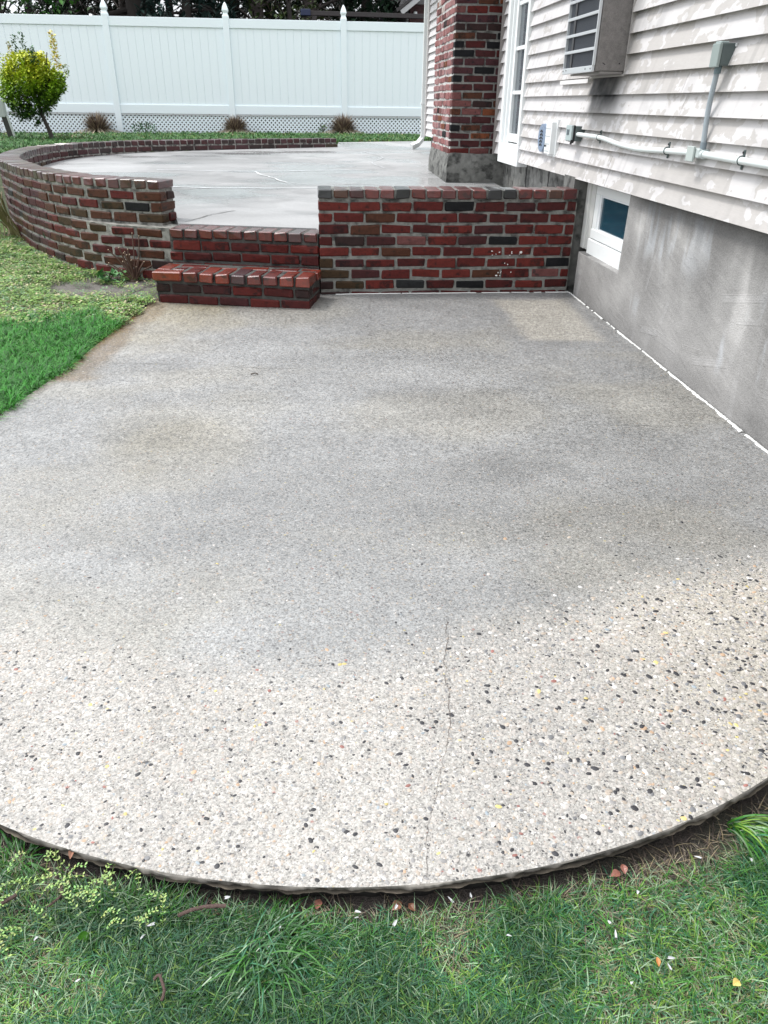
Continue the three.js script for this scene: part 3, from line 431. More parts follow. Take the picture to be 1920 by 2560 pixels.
// ---------------------------------------------------------------- house
const house = thing('house', 'house with peeling beige clapboard siding, brick chimney and grey stucco foundation', 'house', [0, 0, 0]);
const M = {
  white: std([0.80, 0.82, 0.82], 0.45), trimGrey: std([0.46, 0.44, 0.43], 0.7), dark: std([0.02, 0.02, 0.022], 0.6), glass: new THREE.MeshPhysicalMaterial({ color: new THREE.Color(0.012, 0.05, 0.075), roughness: 0.16, specularIntensity: 0.6, side: THREE.DoubleSide }),
  alu: std([0.62, 0.64, 0.66], 0.38, { metalness: 0.35 }), pvc: std([0.70, 0.745, 0.74], 0.5), greyPvc: std([0.34, 0.385, 0.42], 0.5), boxGreen: std([0.28, 0.33, 0.32], 0.55), boxDark: std([0.09, 0.115, 0.115], 0.5), lid: std([0.40, 0.47, 0.47], 0.5),
};
{ // stucco
  const w = 2048, h = 512, c = new Float32Array(w * h * 3), b = new Float32Array(w * h), r = rng(61); // 5.6 m x 1 m, u = z from -5.3, v = y from -0.12
  const light = coarse(w, h, 256, (u, v) => { const z = -5.3 + 5.6 * u, y = -0.12 + v; return fbm(z * 3.2, y * 6, 4) - 0.5 + 0.8 * (fbm(z * 9, y * 2.2 + 4, 3) - 0.5) * sst(0.15, 0.6, y); });
  for (let j = 0; j < h; j++) for (let i = 0; i < w; i++) {
    const z = -5.3 + 5.6 * i / w, y = -0.12 + j / h, k = j * w + i, l = light(i, j), tex = vn(i / 1.6, j / 1.6), tr = vn((i * 0.5 + j) / 9, (i - j) / 60);
    let v = 0.29 + 0.2 * l + 0.09 * (tex - 0.5) + 0.03 * (tr - 0.5); const run = sst(0.47, 0.62, 0.8 * fbm(z * 11, y * 3.2 + 5, 3) + 0.2 * vn(z * 45, y * 4)) * sst(0.12, 0.3, y) * sst(0.34, 0.56, fbm(z * 1.6 + 3, y * 2.5, 3)) * sst(-4.5, -4.1, z); v += 0.13 * run;
    v += 0.07 * sst(0.06, 0.3, l) * sst(0.15, 0.4, y) * sst(-4.6, -4.2, z);
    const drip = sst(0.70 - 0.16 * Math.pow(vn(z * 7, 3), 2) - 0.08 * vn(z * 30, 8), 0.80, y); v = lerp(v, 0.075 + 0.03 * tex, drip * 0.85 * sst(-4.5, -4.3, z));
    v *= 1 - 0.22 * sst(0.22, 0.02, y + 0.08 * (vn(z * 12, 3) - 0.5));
    c[k * 3] = v * (1.03 - 0.05 * run); c[k * 3 + 1] = v; c[k * 3 + 2] = v * (0.975 + 0.06 * run); b[k] = 0.5 + 0.25 * l + 0.2 * (tex - 0.5) + 0.2 * (tr - 0.5);
  }
  for (let n = 0; n < 60; n++) { // trowel strokes and pale patches
    const px = r() * w, py = (0.1 + 0.6 * r()) * h, L = 25 + 55 * r(), W = 5 + 9 * r(), a = (r() < 0.6 ? 0.12 : 1.5) + (r() - 0.5) * 0.5, ca = Math.cos(a), sa = Math.sin(a), gain = (r() < 0.75 ? 0.06 : -0.03) * (0.4 + r());
    if (px < 0.15 * w && gain > 0.08) continue;
    for (let j = Math.max(0, (py - L) | 0); j < Math.min(h, py + L); j++) for (let i = Math.max(0, (px - L) | 0); i < Math.min(w, px + L); i++) { const dx = i - px, dy = j - py, u = (dx * ca + dy * sa) / L, v = (-dx * sa + dy * ca) / W; if (Math.abs(u) < 1 && Math.abs(v) < 1) { const k = j * w + i, f = gain * sst(1, 0.6, Math.abs(v)) * sst(1, 0.7, Math.abs(u)) * (0.25 + 0.9 * vn(v * 7 + n, u * 2 + n)) * (0.5 + 0.5 * vn(u * 4, n)); c[k * 3] += f; c[k * 3 + 1] += f; c[k * 3 + 2] += f * 1.04; b[k] += Math.abs(v) > 0.85 ? 0.16 : 0.05 + 0.1 * vn(v * 7 + n, 2); } }
  }
  T.stucco = colorTex(w, h, c); T.stuccoBump = grayTex(w, h, b);
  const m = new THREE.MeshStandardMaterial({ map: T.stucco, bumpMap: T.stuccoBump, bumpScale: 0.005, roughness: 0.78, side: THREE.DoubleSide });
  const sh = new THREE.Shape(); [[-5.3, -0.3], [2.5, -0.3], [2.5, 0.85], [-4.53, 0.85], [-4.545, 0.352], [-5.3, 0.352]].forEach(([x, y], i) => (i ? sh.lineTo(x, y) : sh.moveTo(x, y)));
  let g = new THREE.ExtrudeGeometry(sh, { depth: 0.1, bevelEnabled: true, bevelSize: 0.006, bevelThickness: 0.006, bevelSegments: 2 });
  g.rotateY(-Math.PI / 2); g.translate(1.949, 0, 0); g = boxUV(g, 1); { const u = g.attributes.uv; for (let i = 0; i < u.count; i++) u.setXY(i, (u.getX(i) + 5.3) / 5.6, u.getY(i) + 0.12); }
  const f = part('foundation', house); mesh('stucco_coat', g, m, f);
  const pl = (x0, x1, y0, y1, z0, z1, col) => { let q = boxUV(bx(x0, x1, y0, y1, z0, z1), 1); mesh('foundation_wall', q, std(col, 0.85, { map: T.mortar, bumpMap: T.mortarBump, bumpScale: 0.004 }), f); };
  pl(1.945, 2.5, -0.3, 0.835, -7.3, 2.5, [0.34, 0.34, 0.335]); pl(2.02, 2.5, -0.3, 0.835, -9.7, -7.3, [0.36, 0.36, 0.35]); pl(1.89, 2.5, -0.3, 0.835, -12.88, -9.7, [0.34, 0.34, 0.335]);
  pl(1.795, 1.944, -0.1, 0.822, -5.66, -5.425, [0.22, 0.22, 0.215]);
  for (const z of [-7.25, -6.55, -5.9]) mesh('form_joint', bx(1.940, 1.946, 0.45, 0.82, z, z + 0.008), M.dark, f);
}
{ // clapboards
  const w = 2048, h = 1024, LZ = 4.2, LY = 2.1, c = new Float32Array(w * h * 3), r = rng(62);
  const n1 = coarse(w, h, 640, (u, v) => fbm(u * 34 + 2 * fbm(u * 60, v * 40, 2), v * 26, 5)), n2 = coarse(w, h, 640, (u, v) => fbm(u * 90 + 9, v * 66, 4));
  const amt = coarse(w, h, 128, (u, v) => { const z = -LZ * (1 - u) - 3.0, y = 0.75 + LY * v; return 0; });
  for (let j = 0; j < h; j++) for (let i = 0; i < w; i++) {
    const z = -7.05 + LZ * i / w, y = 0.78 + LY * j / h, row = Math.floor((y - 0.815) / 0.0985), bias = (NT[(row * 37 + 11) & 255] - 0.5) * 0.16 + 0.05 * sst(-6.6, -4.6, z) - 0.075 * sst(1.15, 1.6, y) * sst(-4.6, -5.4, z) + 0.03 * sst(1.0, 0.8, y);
    const q = n1(i, j) * 0.66 + n2(i, j) * 0.34 + bias, bare = sst(0.545, 0.556, q), k = j * w + i, fib = 0.03 * (vn(i / 14, j * 0.9) - 0.5) + 0.03 * (r() - 0.5);
    const grime = 1 - 0.14 * sst(0.5, 0.8, vn(z * 30, y * 3 + row)) * vn(z * 4, row) - 0.10 * sst(0.55, 0.75, fbm(z * 5, y * 8, 3)); let a = (0.60 + fib) * grime, bb = (0.465 + fib) * grime, R = lerp(a, bb * 1.03, bare), G = lerp(a * 0.965, bb * 0.975, bare), B = lerp(a * 0.965, bb * 0.94, bare);
    // soot below the air conditioner; its cast shadow, below and right, painted in
    const zz = z + 0.25 * (1.4 - y) * 0.12, edge = 0.045 * (fbm(y * 9, z * 9, 3) - 0.5), sootShade = sst(-5.42 + edge, -5.33 + edge, zz) * sst(-4.78 + edge, -5.0 + edge, zz) * sst(1.44, 1.40, y) * sst(1.02, 1.3, y), soft = sootShade * (1.0 - 0.42 * sst(1.36, 1.1, y)) * (0.8 + 0.4 * fbm(z * 14, y * 14, 3));
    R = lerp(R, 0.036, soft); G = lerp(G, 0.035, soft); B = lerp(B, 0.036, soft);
    const sootShade2 = 0.35 * sst(-4.86, -4.8, z) * sst(-4.6, -4.72, z) * sst(1.2, 1.5, y); R *= 1 - sootShade2; G *= 1 - sootShade2; B *= 1 - sootShade2;  // the unit's shadow on its near side, darkened into the siding colour
    c[k * 3] = R; c[k * 3 + 1] = G; c[k * 3 + 2] = B;
  }
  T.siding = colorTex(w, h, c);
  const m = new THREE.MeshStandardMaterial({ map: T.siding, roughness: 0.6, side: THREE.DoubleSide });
  const plain = std([0.62, 0.60, 0.60], 0.6);
  const sd = part('siding', house), rr = rng(8);
  function board(y, z0, z1, mat, hgt = 0.0985) { // wedge-shaped lap board, butt at the bottom
    const xo = 1.796, xi = 1.828, y1 = y + hgt + 0.012, P = [[xo, y], [xi, y1], [1.852, y1], [1.852, y + 0.007], [xo + 0.0035, y + 0.007]], v = [], uv = [], W = (x, yy, z) => { v.push(x, yy, z); uv.push((z + 7.05) / LZ, (yy - 0.78) / LY); };
    const q = (a, b, c2, d) => { for (const k of [a, b, c2, a, c2, d]) W(...k); };
    for (let i = 0; i < 5; i++) { const a = P[i], b = P[(i + 1) % 5]; q([a[0], a[1], z0], [b[0], b[1], z0], [b[0], b[1], z1], [a[0], a[1], z1]); }
    q([P[0][0], P[0][1], z0], [P[1][0], P[1][1], z0], [P[2][0], P[2][1], z0], [P[3][0], P[3][1], z0]); q([P[0][0], P[0][1], z1], [P[1][0], P[1][1], z1], [P[2][0], P[2][1], z1], [P[3][0], P[3][1], z1]);
    const g = new THREE.BufferGeometry(); g.setAttribute('position', new THREE.Float32BufferAttribute(v, 3)); g.setAttribute('uv', new THREE.Float32BufferAttribute(uv, 2)); g.computeVertexNormals();
    const b = mesh('siding_board', g, mat, sd); b.position.x = (rr() - 0.5) * 0.002; return b;
  }
  const joints = { 0: [-4.86, -1.2], 1: [-4.84, -1.6], 2: [-3.72, -0.9], 3: [-5.9, -2.0], 4: [-3.98, -0.4], 5: [-4.0, 0.2], 6: [-2.2], 7: [-5.6, -1.7] };
  for (let row = 0; row < 21; row++) {
    const y = 0.817 + row * 0.0985 - (row === 0 ? 0.004 : 0); let cut = [-7.02, ...(joints[row] || [-6.2 + 3.6 * rr(), -1.5 + 2 * rr()]).sort((a, b) => a - b), 2.5];
    for (let i = 0; i < cut.length - 1; i++) {
      const a = cut[i] + (i ? 0.0035 : 0), b = cut[i + 1];
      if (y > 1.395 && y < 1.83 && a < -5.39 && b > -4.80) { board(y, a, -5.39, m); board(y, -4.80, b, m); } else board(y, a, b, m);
    }
    board(y, -8.43, -7.785, plain).position.x += 0.095; board(y, -12.88, -9.8, plain);
  }
  mesh('wall_sheathing', bx(1.846, 2.5, 0.83, 2.92, -12.89, -9.7), std([0.3, 0.29, 0.28], 0.9), house); mesh('wall_sheathing', bx(1.945, 2.5, 0.83, 2.92, -9.7, -7.5), std([0.3, 0.29, 0.28], 0.9), house); mesh('wall_sheathing', bx(1.846, 2.5, 0.83, 2.92, -7.05, -5.38), std([0.3, 0.29, 0.28], 0.9), house); mesh('wall_sheathing', bx(1.846, 2.5, 0.83, 2.92, -4.82, 2.5), std([0.3, 0.29, 0.28], 0.9), house); mesh('wall_sheathing', bx(1.846, 2.5, 1.84, 2.92, -5.38, -4.82), std([0.3, 0.29, 0.28], 0.9), house); mesh('wall_sheathing', bx(1.846, 2.5, 0.83, 1.40, -5.38, -4.82), std([0.3, 0.29, 0.28], 0.9), house);
  mesh('eave', merge([bx(1.45, 2.6, 2.90, 3.0, -8.45, 2.6), bx(1.45, 2.6, 2.90, 3.0, -13.0, -9.75), bx(1.42, 1.47, 2.88, 3.06, -8.45, 2.6)]), M.white, house);
  mesh('corner_board', bx(1.785, 1.86, 0.80, 2.9, -12.97, -12.88), M.trimGrey, house);
  mesh('corner_board', bx(1.88, 1.93, 0.80, 2.9, -8.44, -8.40), std([0.24, 0.22, 0.21], 0.7), house);
}
{ // tall window beside the chimney
  const w = part('window', house), z0 = -7.765, z1 = -7.015, fr = [];
  fr.push(bx(1.785, 1.88, 0.775, 0.94, z0, z1, 0.004), bx(1.785, 1.88, 0.94, 2.7, z0, z0 + 0.075, 0.003), bx(1.785, 1.88, 0.94, 2.7, z1 - 0.05, z1, 0.003), bx(1.785, 1.88, 2.6, 2.7, z0 + 0.075, z1 - 0.05));
  fr.push(bx(1.81, 1.88, 0.94, 2.6, z0 + 0.075, z0 + 0.115), bx(1.835, 1.88, 0.94, 2.6, z0 + 0.115, z0 + 0.15));
  mesh('frame', merge(fr), M.white, w);
  const s = [bx(1.825, 1.87, 0.955, 1.02, z0 + 0.15, z1 - 0.053), bx(1.825, 1.87, 1.02, 2.6, z0 + 0.15, z0 + 0.21), bx(1.825, 1.87, 1.02, 2.6, z1 - 0.1, z1 - 0.053)];
  mesh('sash', merge(s), M.white, w);
  mesh('pane', bx(1.85, 1.855, 1.02, 2.6, z0 + 0.205, z1 - 0.095), new THREE.MeshPhysicalMaterial({ color: new THREE.Color(0.1, 0.115, 0.13), roughness: 0.08, side: THREE.DoubleSide }), w);
  for (const y of [1.345, 1.68, 2.01, 2.34]) mesh('muntin', bx(1.832, 1.864, y - 0.014, y + 0.014, z0 + 0.2, z1 - 0.09), M.white, w);
  mesh('muntin', bx(1.833, 1.863, 1.02, 2.6, -7.27, -7.245), M.white, w);
}
{ // basement window in its stucco recess
  const w = part('basement_window', house);
  mesh('casing', merge([bx(1.885, 1.94, 0.37, 0.805, -5.415, -5.345, 0.006), bx(1.90, 1.94, 0.37, 0.805, -5.345, -5.27)]), std([0.62, 0.62, 0.60], 0.6), w);
  mesh('head_trim', bx(1.888, 1.94, 0.792, 0.83, -5.27, -4.4), M.trimGrey, w);
  mesh('frame', merge([bx(1.90, 1.94, 0.735, 0.786, -5.262, -4.42, 0.004), bx(1.90, 1.94, 0.46, 0.735, -5.262, -5.19, 0.004), bx(1.90, 1.94, 0.46, 0.735, -4.5, -4.42, 0.004), bx(1.895, 1.94, 0.457, 0.515, -5.262, -4.42, 0.004)]), M.white, w);
  mesh('sash', merge([bx(1.908, 1.94, 0.515, 0.735, -5.19, -5.158), bx(1.908, 1.94, 0.722, 0.735, -5.158, -4.5), bx(1.908, 1.94, 0.515, 0.524, -5.158, -4.5)]), std([0.72, 0.74, 0.76], 0.5), w);
  mesh('pane', bx(1.918, 1.922, 0.522, 0.724, -5.16, -4.49), M.glass, w);
  mesh('sill', merge([bx(1.885, 1.94, 0.352, 0.451, -5.267, -4.42, 0.005)]), M.white, w);
}
{ // chimney
  const ch = part('chimney', house), r = rng(45), X0 = 1.443, X1 = 1.945, ZF = -8.5, ZB = -9.78, Yb = 0.775;
  const base = part('chimney', house); house.remove(base);
  { const g = new THREE.BoxGeometry(0.64, 0.40, 1.32, 8, 6, 12), p = g.attributes.position; for (let i = 0; i < p.count; i++) { const x = p.getX(i), y = p.getY(i), z = p.getZ(i), t = sst(0.08, 0.2, y); p.setXYZ(i, x + (x < 0 ? 0.028 * t : 0) + 0.008 * (vn(y * 20, z * 9) - 0.5), y + 0.02 * (vn(x * 9, z * 7) - 0.5) * t, z - (z > 0 ? 0.028 * t : 0) + (z > 0 ? 0.008 * (vn(x * 14, y * 14) - 0.5) : 0)); } g.translate(1.41 + 0.32, 0.60, -8.44 - 0.66); mesh('plinth', boxUV(g, 1.2), std([0.26, 0.26, 0.25], 0.85, { map: T.mortar, bumpMap: T.mortarBump, bumpScale: 0.006 }), ch); }
  mesh('mortar', boxUV(bx(X0 + 0.008, X1 + 0.02, 0.7, 3.3, ZB + 0.01, ZF - 0.008), 1.6), mortarMat([0.31, 0.31, 0.30]), ch); mesh('mortar', boxUV(bx(X0 + 0.0065, X0 + 0.03, 0.78, 3.3, ZB + 0.012, ZF - 0.012), 1.6), mortarMat([0.8, 0.79, 0.78]), ch);  // second, paler skin puts the daylight on the left face into the mortar
  const N = { red3: 3, maroon: 5, red2: 1.5, brown: 3, plum: 4, dusk: 1.6, rose: 1 }, NLit = { rosy: 5, blush: 5, rose: 2, orange: 0.8, pale: 0.15, dusk: 0.4 }, dx = V(1, 0, 0), dz = V(0, 0, 1);  // left-face bricks lightened to carry sun and sky in their colour
  const far = { max: 300, list: {} };
  for (let row = 0; row < 34; row++) {
    const y = Yb + 0.012 + row * 0.0725 + 0.03, odd = row % 2; let x = X0, i = 0;
    while (x < X1 - 0.02) { const L = Math.min(i === 0 && odd ? 0.094 : 0.199, X1 + 0.03 - x); if (L > 0.03) brick(ch, L > 0.12 ? STR : HALF, V(x + L / 2, y + (r() - 0.5) * 0.004, ZF - 0.0475 + (r() - 0.5) * 0.006), dx, r() < 0.05 ? 'black' : (r() < 0.05 ? 'orange' : pick(r, N)), 0.7, r, L > 0.12 ? L / 0.199 : L / 0.094, far); x += L + 0.014; i++; }
    let z = ZF - (odd ? 0.214 - 0.0 : 0.109); z = ZF - 0.109 + (odd ? -0.003 : -0.003); if (odd) z = ZF - 0.109; 
    while (z > ZB + 0.03) { const L = Math.min(0.094 + 0.105 * (r() < 0.55 ? 1 : 0), z - ZB); if (L > 0.04) brick(ch, L > 0.12 ? STR : HALF, V(X0 + 0.0475 + (r() - 0.5) * 0.008, y + (r() - 0.5) * 0.005, z - L / 2), dz, r() < 0.02 ? 'black' : pick(r, NLit), 0.7, r, L > 0.12 ? L / 0.199 : L / 0.094, far); z -= L + 0.013; }
  }
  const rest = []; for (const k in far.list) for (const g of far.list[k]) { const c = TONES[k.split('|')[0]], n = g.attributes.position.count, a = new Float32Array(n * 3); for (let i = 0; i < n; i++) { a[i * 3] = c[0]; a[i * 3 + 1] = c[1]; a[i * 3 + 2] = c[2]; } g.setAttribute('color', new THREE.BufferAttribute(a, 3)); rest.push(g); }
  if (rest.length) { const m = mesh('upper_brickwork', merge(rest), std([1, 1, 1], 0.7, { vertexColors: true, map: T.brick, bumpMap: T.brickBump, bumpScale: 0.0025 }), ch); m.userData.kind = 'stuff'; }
}

// ---------------------------------------------------------------- things fixed to the house
{ // air conditioner
  const a = thing('air_conditioner', 'grey through-wall air conditioner with a barred coil grille', 'air conditioner', [1.73, 1.41, -5.1]), o = a.position, sh = (g) => g.translate(-o.x, -o.y, -o.z);
  const gm = std([0.34, 0.315, 0.305], 0.5, { metalness: 0.15, map: T.grain, bumpMap: T.grainBump, bumpScale: 0.0004 });
  mesh('casing', sh(boxUV(bx(1.635, 1.85, 1.425, 1.83, -5.375, -4.818, 0.006), 0.8)), gm, a);
  mesh('sleeve', sh(merge([bx(1.80, 1.86, 1.402, 1.412, -5.40, -4.80), bx(1.80, 1.86, 1.412, 1.84, -4.810, -4.80), bx(1.80, 1.86, 1.412, 1.84, -5.40, -5.39), bx(1.80, 1.86, 1.84, 1.85, -5.40, -4.80)])), std([0.40, 0.375, 0.36], 0.5), a);
  mesh('drip_edge', sh(bx(1.665, 1.80, 1.413, 1.423, -5.37, -4.83)), std([0.3, 0.28, 0.27], 0.5), a);
  const n = 256, c = new Float32Array(n * n * 3), r = rng(3); for (let i = 0; i < n; i++) { const st = vn(i / 9, 3), st2 = vn(i / 3, 7), rust = sst(0.6, 0.9, i / n) * sst(0.5, 0.8, vn(i / 14, 90)); for (let j = 0; j < n; j++) { const k = (j * n + i) * 3, v = 0.06 + 0.07 * st + 0.05 * st2; c[k] = v * (1 + 0.6 * rust); c[k + 1] = v * 1.06 * (1 + 0.1 * rust); c[k + 2] = v * 1.18 * (1 - 0.4 * rust); } }
  const fin = mesh('coil', sh(bx(1.628, 1.636, 1.43, 1.825, -5.36, -4.83)), std([1, 1, 1], 0.5, { map: colorTex(n, n, c) }), a);
  const fins = []; for (let i = 0; i < 60; i++) { const z = -5.355 + i * 0.0088; fins.push(bx(1.6245, 1.6275, 1.44, 1.82, z, z + 0.0016)); } mesh('fin', sh(merge(fins)), std([0.12, 0.13, 0.15], 0.5), a).userData.kind = 'stuff';
  for (const y of [1.535, 1.62, 1.708, 1.795]) mesh('grille_bar', sh(bx(1.614, 1.624, y - 0.008, y + 0.008, -5.372, -4.826, 0.002)), M.alu, a);
  mesh('grille_rail', sh(bx(1.612, 1.63, 1.42, 1.452, -5.378, -4.822, 0.003)), M.alu, a); mesh('grille_rail', sh(bx(1.614, 1.63, 1.452, 1.83, -4.828, -4.8165, 0.002)), M.alu, a); mesh('grille_rail', sh(bx(1.614, 1.63, 1.452, 1.83, -5.378, -5.37)), M.alu, a);
  mesh('divider', sh(bx(1.617, 1.624, 1.452, 1.82, -5.26, -5.225)), std([0.05, 0.05, 0.055], 0.5), a);
  for (const [x, y, z] of [[1.611, 1.438, -5.36], [1.611, 1.44, -5.3], [1.611, 1.437, -4.93], [1.611, 1.436, -4.84]]) { const s = new THREE.CylinderGeometry(0.004, 0.004, 0.003, 8); s.rotateZ(Math.PI / 2); s.translate(x, y, z); mesh('screw', sh(s), M.dark, a); }
  { const s = bx(-0.009, 0.009, -0.002, 0.002, 0, 0.002); s.rotateZ(-0.5); s.translate(1.68, 1.46, -4.8185); mesh('slot', sh(s), M.dark, a); const s2 = new THREE.CylinderGeometry(0.004, 0.004, 0.003, 8); s2.rotateX(Math.PI / 2); s2.translate(1.77, 1.462, -4.8165); mesh('screw', sh(s2), M.dark, a); }
  mesh('sill_plate', sh(bx(1.79, 1.83, 1.378, 1.402, -6.0, -5.395)), std([0.74, 0.72, 0.71], 0.6), a);
}
{ // round vent and its white block
  const v = thing('vent_cover', 'round slate-blue vent cover fixed to the siding beside a white block', 'vent', [1.79, 1.03, -6.25]);
  const g = new THREE.CylinderGeometry(0.095, 0.098, 0.024, 40); g.rotateZ(Math.PI / 2); mesh('disc', g, std([0.20, 0.26, 0.36], 0.5), v).position.x = -0.012;
  for (let i = 0; i < 5; i++) { const y = 0.046 - i * 0.023, L = 0.075 - 0.012 * Math.abs(i - 2); const t = tube([[-0.027, y - 0.005, -L / 2], [-0.0285, y + 0.007, 0], [-0.027, y - 0.005, L / 2]], 0.0042, 10, 6); mesh('slot', t, M.dark, v); }
  for (const y of [0.078, -0.078]) { const s = new THREE.CylinderGeometry(0.004, 0.004, 0.004, 8); s.rotateZ(Math.PI / 2); s.translate(-0.026, y, 0); mesh('screw', s, std([0.5, 0.55, 0.62], 0.4), v); }
  const b = thing('mounting_block', 'white plastic siding block with louvre lines right of the round vent', 'vent block', [1.79, 1.03, -6.04]);
  mesh('body', bx(-0.035, 0.03, -0.10, 0.115, -0.075, 0.075, 0.006), M.white, b); mesh('flange', bx(0.0, 0.03, -0.115, 0.13, -0.095, 0.095, 0.004), M.white, b);
  for (const y of [-0.078, -0.03, 0.02, 0.07]) mesh('louvre', bx(-0.038, -0.034, y - 0.002, y + 0.002, -0.06, 0.05), std([0.45, 0.47, 0.48], 0.6), b);
  const k = new THREE.ConeGeometry(0.008, 0.03, 8); k.rotateX(Math.PI / 2); k.translate(-0.04, -0.045, -0.02); mesh('hook', k, M.dark, b);
}
{ // outlet box at the start of the conduit
  const o = thing('outlet_box', 'weatherproof grey outlet box with a flip lid at the far end of the white conduit', 'outlet box', [1.79, 1.085, -5.49]);
  mesh('body', bx(-0.03, 0.04, -0.045, 0.045, -0.03, 0.07, 0.005), M.boxDark, o); mesh('gasket', bx(-0.04, -0.03, -0.05, 0.05, -0.058, 0.062, 0.003), M.dark, o);
  mesh('lid', bx(-0.056, -0.041, -0.044, 0.05, -0.062, 0.058, 0.004), M.lid, o); mesh('lid_window', bx(-0.0585, -0.055, -0.008, 0.024, -0.035, 0.012), std([0.1, 0.12, 0.14], 0.3), o);
  const h = tube([[-0.05, -0.044, -0.05], [-0.052, -0.034, 0], [-0.05, -0.044, 0.05]], 0.005, 10, 6); mesh('lid_lip', h, M.lid, o);
  mesh('latch', merge([bx(-0.055, -0.035, -0.056, -0.036, 0.045, 0.062), bx(-0.05, -0.04, -0.064, -0.05, 0.03, 0.045)]), M.dark, o);
  for (const [y, z] of [[0.04, 0.075], [-0.04, 0.075]]) mesh('lug', bx(0.02, 0.038, y - 0.007, y + 0.007, z - 0.008, z + 0.012, 0.003), M.boxDark, o);
}
{ // horizontal conduit
  const c = thing('conduit', 'white plastic conduit running sagging along the siding', 'conduit', [0, 0, 0]);
  mesh('pipe', tube([[1.776, 1.082, -5.42], [1.78, 1.081, -5.2], [1.782, 1.078, -4.98], [1.784, 1.055, -4.66], [1.784, 1.047, -4.4], [1.784, 1.056, -4.0], [1.784, 1.062, -3.74]], 0.0135, 60, 12), M.pvc, c);
  mesh('pipe', tube([[1.784, 1.062, -3.62], [1.784, 1.057, -3.3], [1.784, 1.052, -2.9], [1.784, 1.045, -2.2], [1.784, 1.045, -1.4]], 0.0145, 40, 12), M.pvc, c);
  for (const [y, z] of [[1.079, -5.03], [1.056, -4.02], [1.057, -3.285]]) { const k = part('clamp', c, [1.786, y, z]); const t = new THREE.TorusGeometry(0.0165, 0.0032, 6, 20); mesh('band', t, M.boxDark, k); mesh('tab', merge([bx(0.004, 0.012, 0.014, 0.04, -0.006, 0.006, 0.002), bx(0.004, 0.012, -0.034, -0.014, -0.005, 0.005, 0.002)]), M.boxDark, k); const s = new THREE.SphereGeometry(0.005, 8, 6); s.translate(0.003, 0.03, 0); mesh('screw', s, M.dark, k); }
  const e = part('fitting', c, [1.784, 1.062, -3.68]); mesh('fitting_body', bx(-0.02, 0.03, -0.018, 0.022, -0.05, 0.05, 0.006), std([0.5, 0.55, 0.54], 0.5), e); mesh('cover', bx(-0.032, -0.021, -0.034, 0.03, -0.052, 0.018, 0.003), std([0.46, 0.51, 0.49], 0.5), e);
  const cu = new THREE.CylinderGeometry(0.0185, 0.0185, 0.03, 14); cu.rotateX(Math.PI / 2); cu.translate(0, -0.001, 0.055); mesh('coupling', cu, std([0.55, 0.6, 0.6], 0.5), e);
  const d = thing('riser_conduit', 'grey vertical conduit rising from the white pipe to a small box', 'conduit', [0, 0, 0]);
  mesh('pipe', tube([[1.785, 1.1, -3.645], [1.78, 1.25, -3.65], [1.774, 1.385, -3.625]], 0.0115, 20, 12), M.greyPvc, d);
  const c1 = new THREE.CylinderGeometry(0.0145, 0.0145, 0.03, 14); c1.translate(1.786, 1.095, -3.643); const c2 = new THREE.CylinderGeometry(0.015, 0.015, 0.03, 14); c2.translate(1.772, 1.393, -3.618); mesh('coupling', c1, std([0.2, 0.24, 0.27], 0.5), d); mesh('coupling', c2, std([0.13, 0.18, 0.2], 0.5), d);
  const b = thing('junction_box', 'small grey-green electrical box on top of the vertical conduit', 'junction box', [1.79, 1.447, -3.61]);
  mesh('body', bx(-0.03, 0.035, -0.04, 0.043, -0.036, 0.026, 0.004), M.boxDark, b); mesh('lid', bx(-0.046, -0.031, -0.046, 0.043, -0.042, 0.027, 0.004), M.boxGreen, b); mesh('hinge', bx(-0.04, -0.005, 0.043, 0.05, -0.03, 0.02, 0.002), M.lid, b); mesh('screw', bx(0.02, 0.032, 0.03, 0.044, 0.027, 0.036, 0.002), std([0.6, 0.62, 0.63], 0.4), b);
}
{ // downspout at the far corner
  const d = thing('downspout', 'white downspout at the far corner of the house beside the chimney', 'downspout', [1.80, 0.62, -13.1]), m = std([0.74, 0.76, 0.75], 0.5);
  const prof = (pts, w, h) => { const out = []; for (let i = 0; i < pts.length - 1; i++) { const a = V(...pts[i]), b = V(...pts[i + 1]), L = a.distanceTo(b), g = new THREE.BoxGeometry(w, L + 0.02, h); g.applyQuaternion(new THREE.Quaternion().setFromUnitVectors(V(0, 1, 0), b.clone().sub(a).normalize())); g.translate((a.x + b.x) / 2, (a.y + b.y) / 2, (a.z + b.z) / 2); out.push(g); } return merge(out); };
  mesh('pipe', prof([[-0.01, 0.22, 0], [-0.01, 2.4, 0.0]], 0.075, 0.06), m, d);
  mesh('elbow', prof([[-0.01, 0.23, 0], [-0.03, 0.14, 0.02], [-0.1, 0.07, 0.06], [-0.19, 0.035, 0.1]], 0.075, 0.06), m, d);
  mesh('bracket', bx(-0.06, 0.06, 0.62, 0.65, -0.045, 0.045), M.white, d);
}

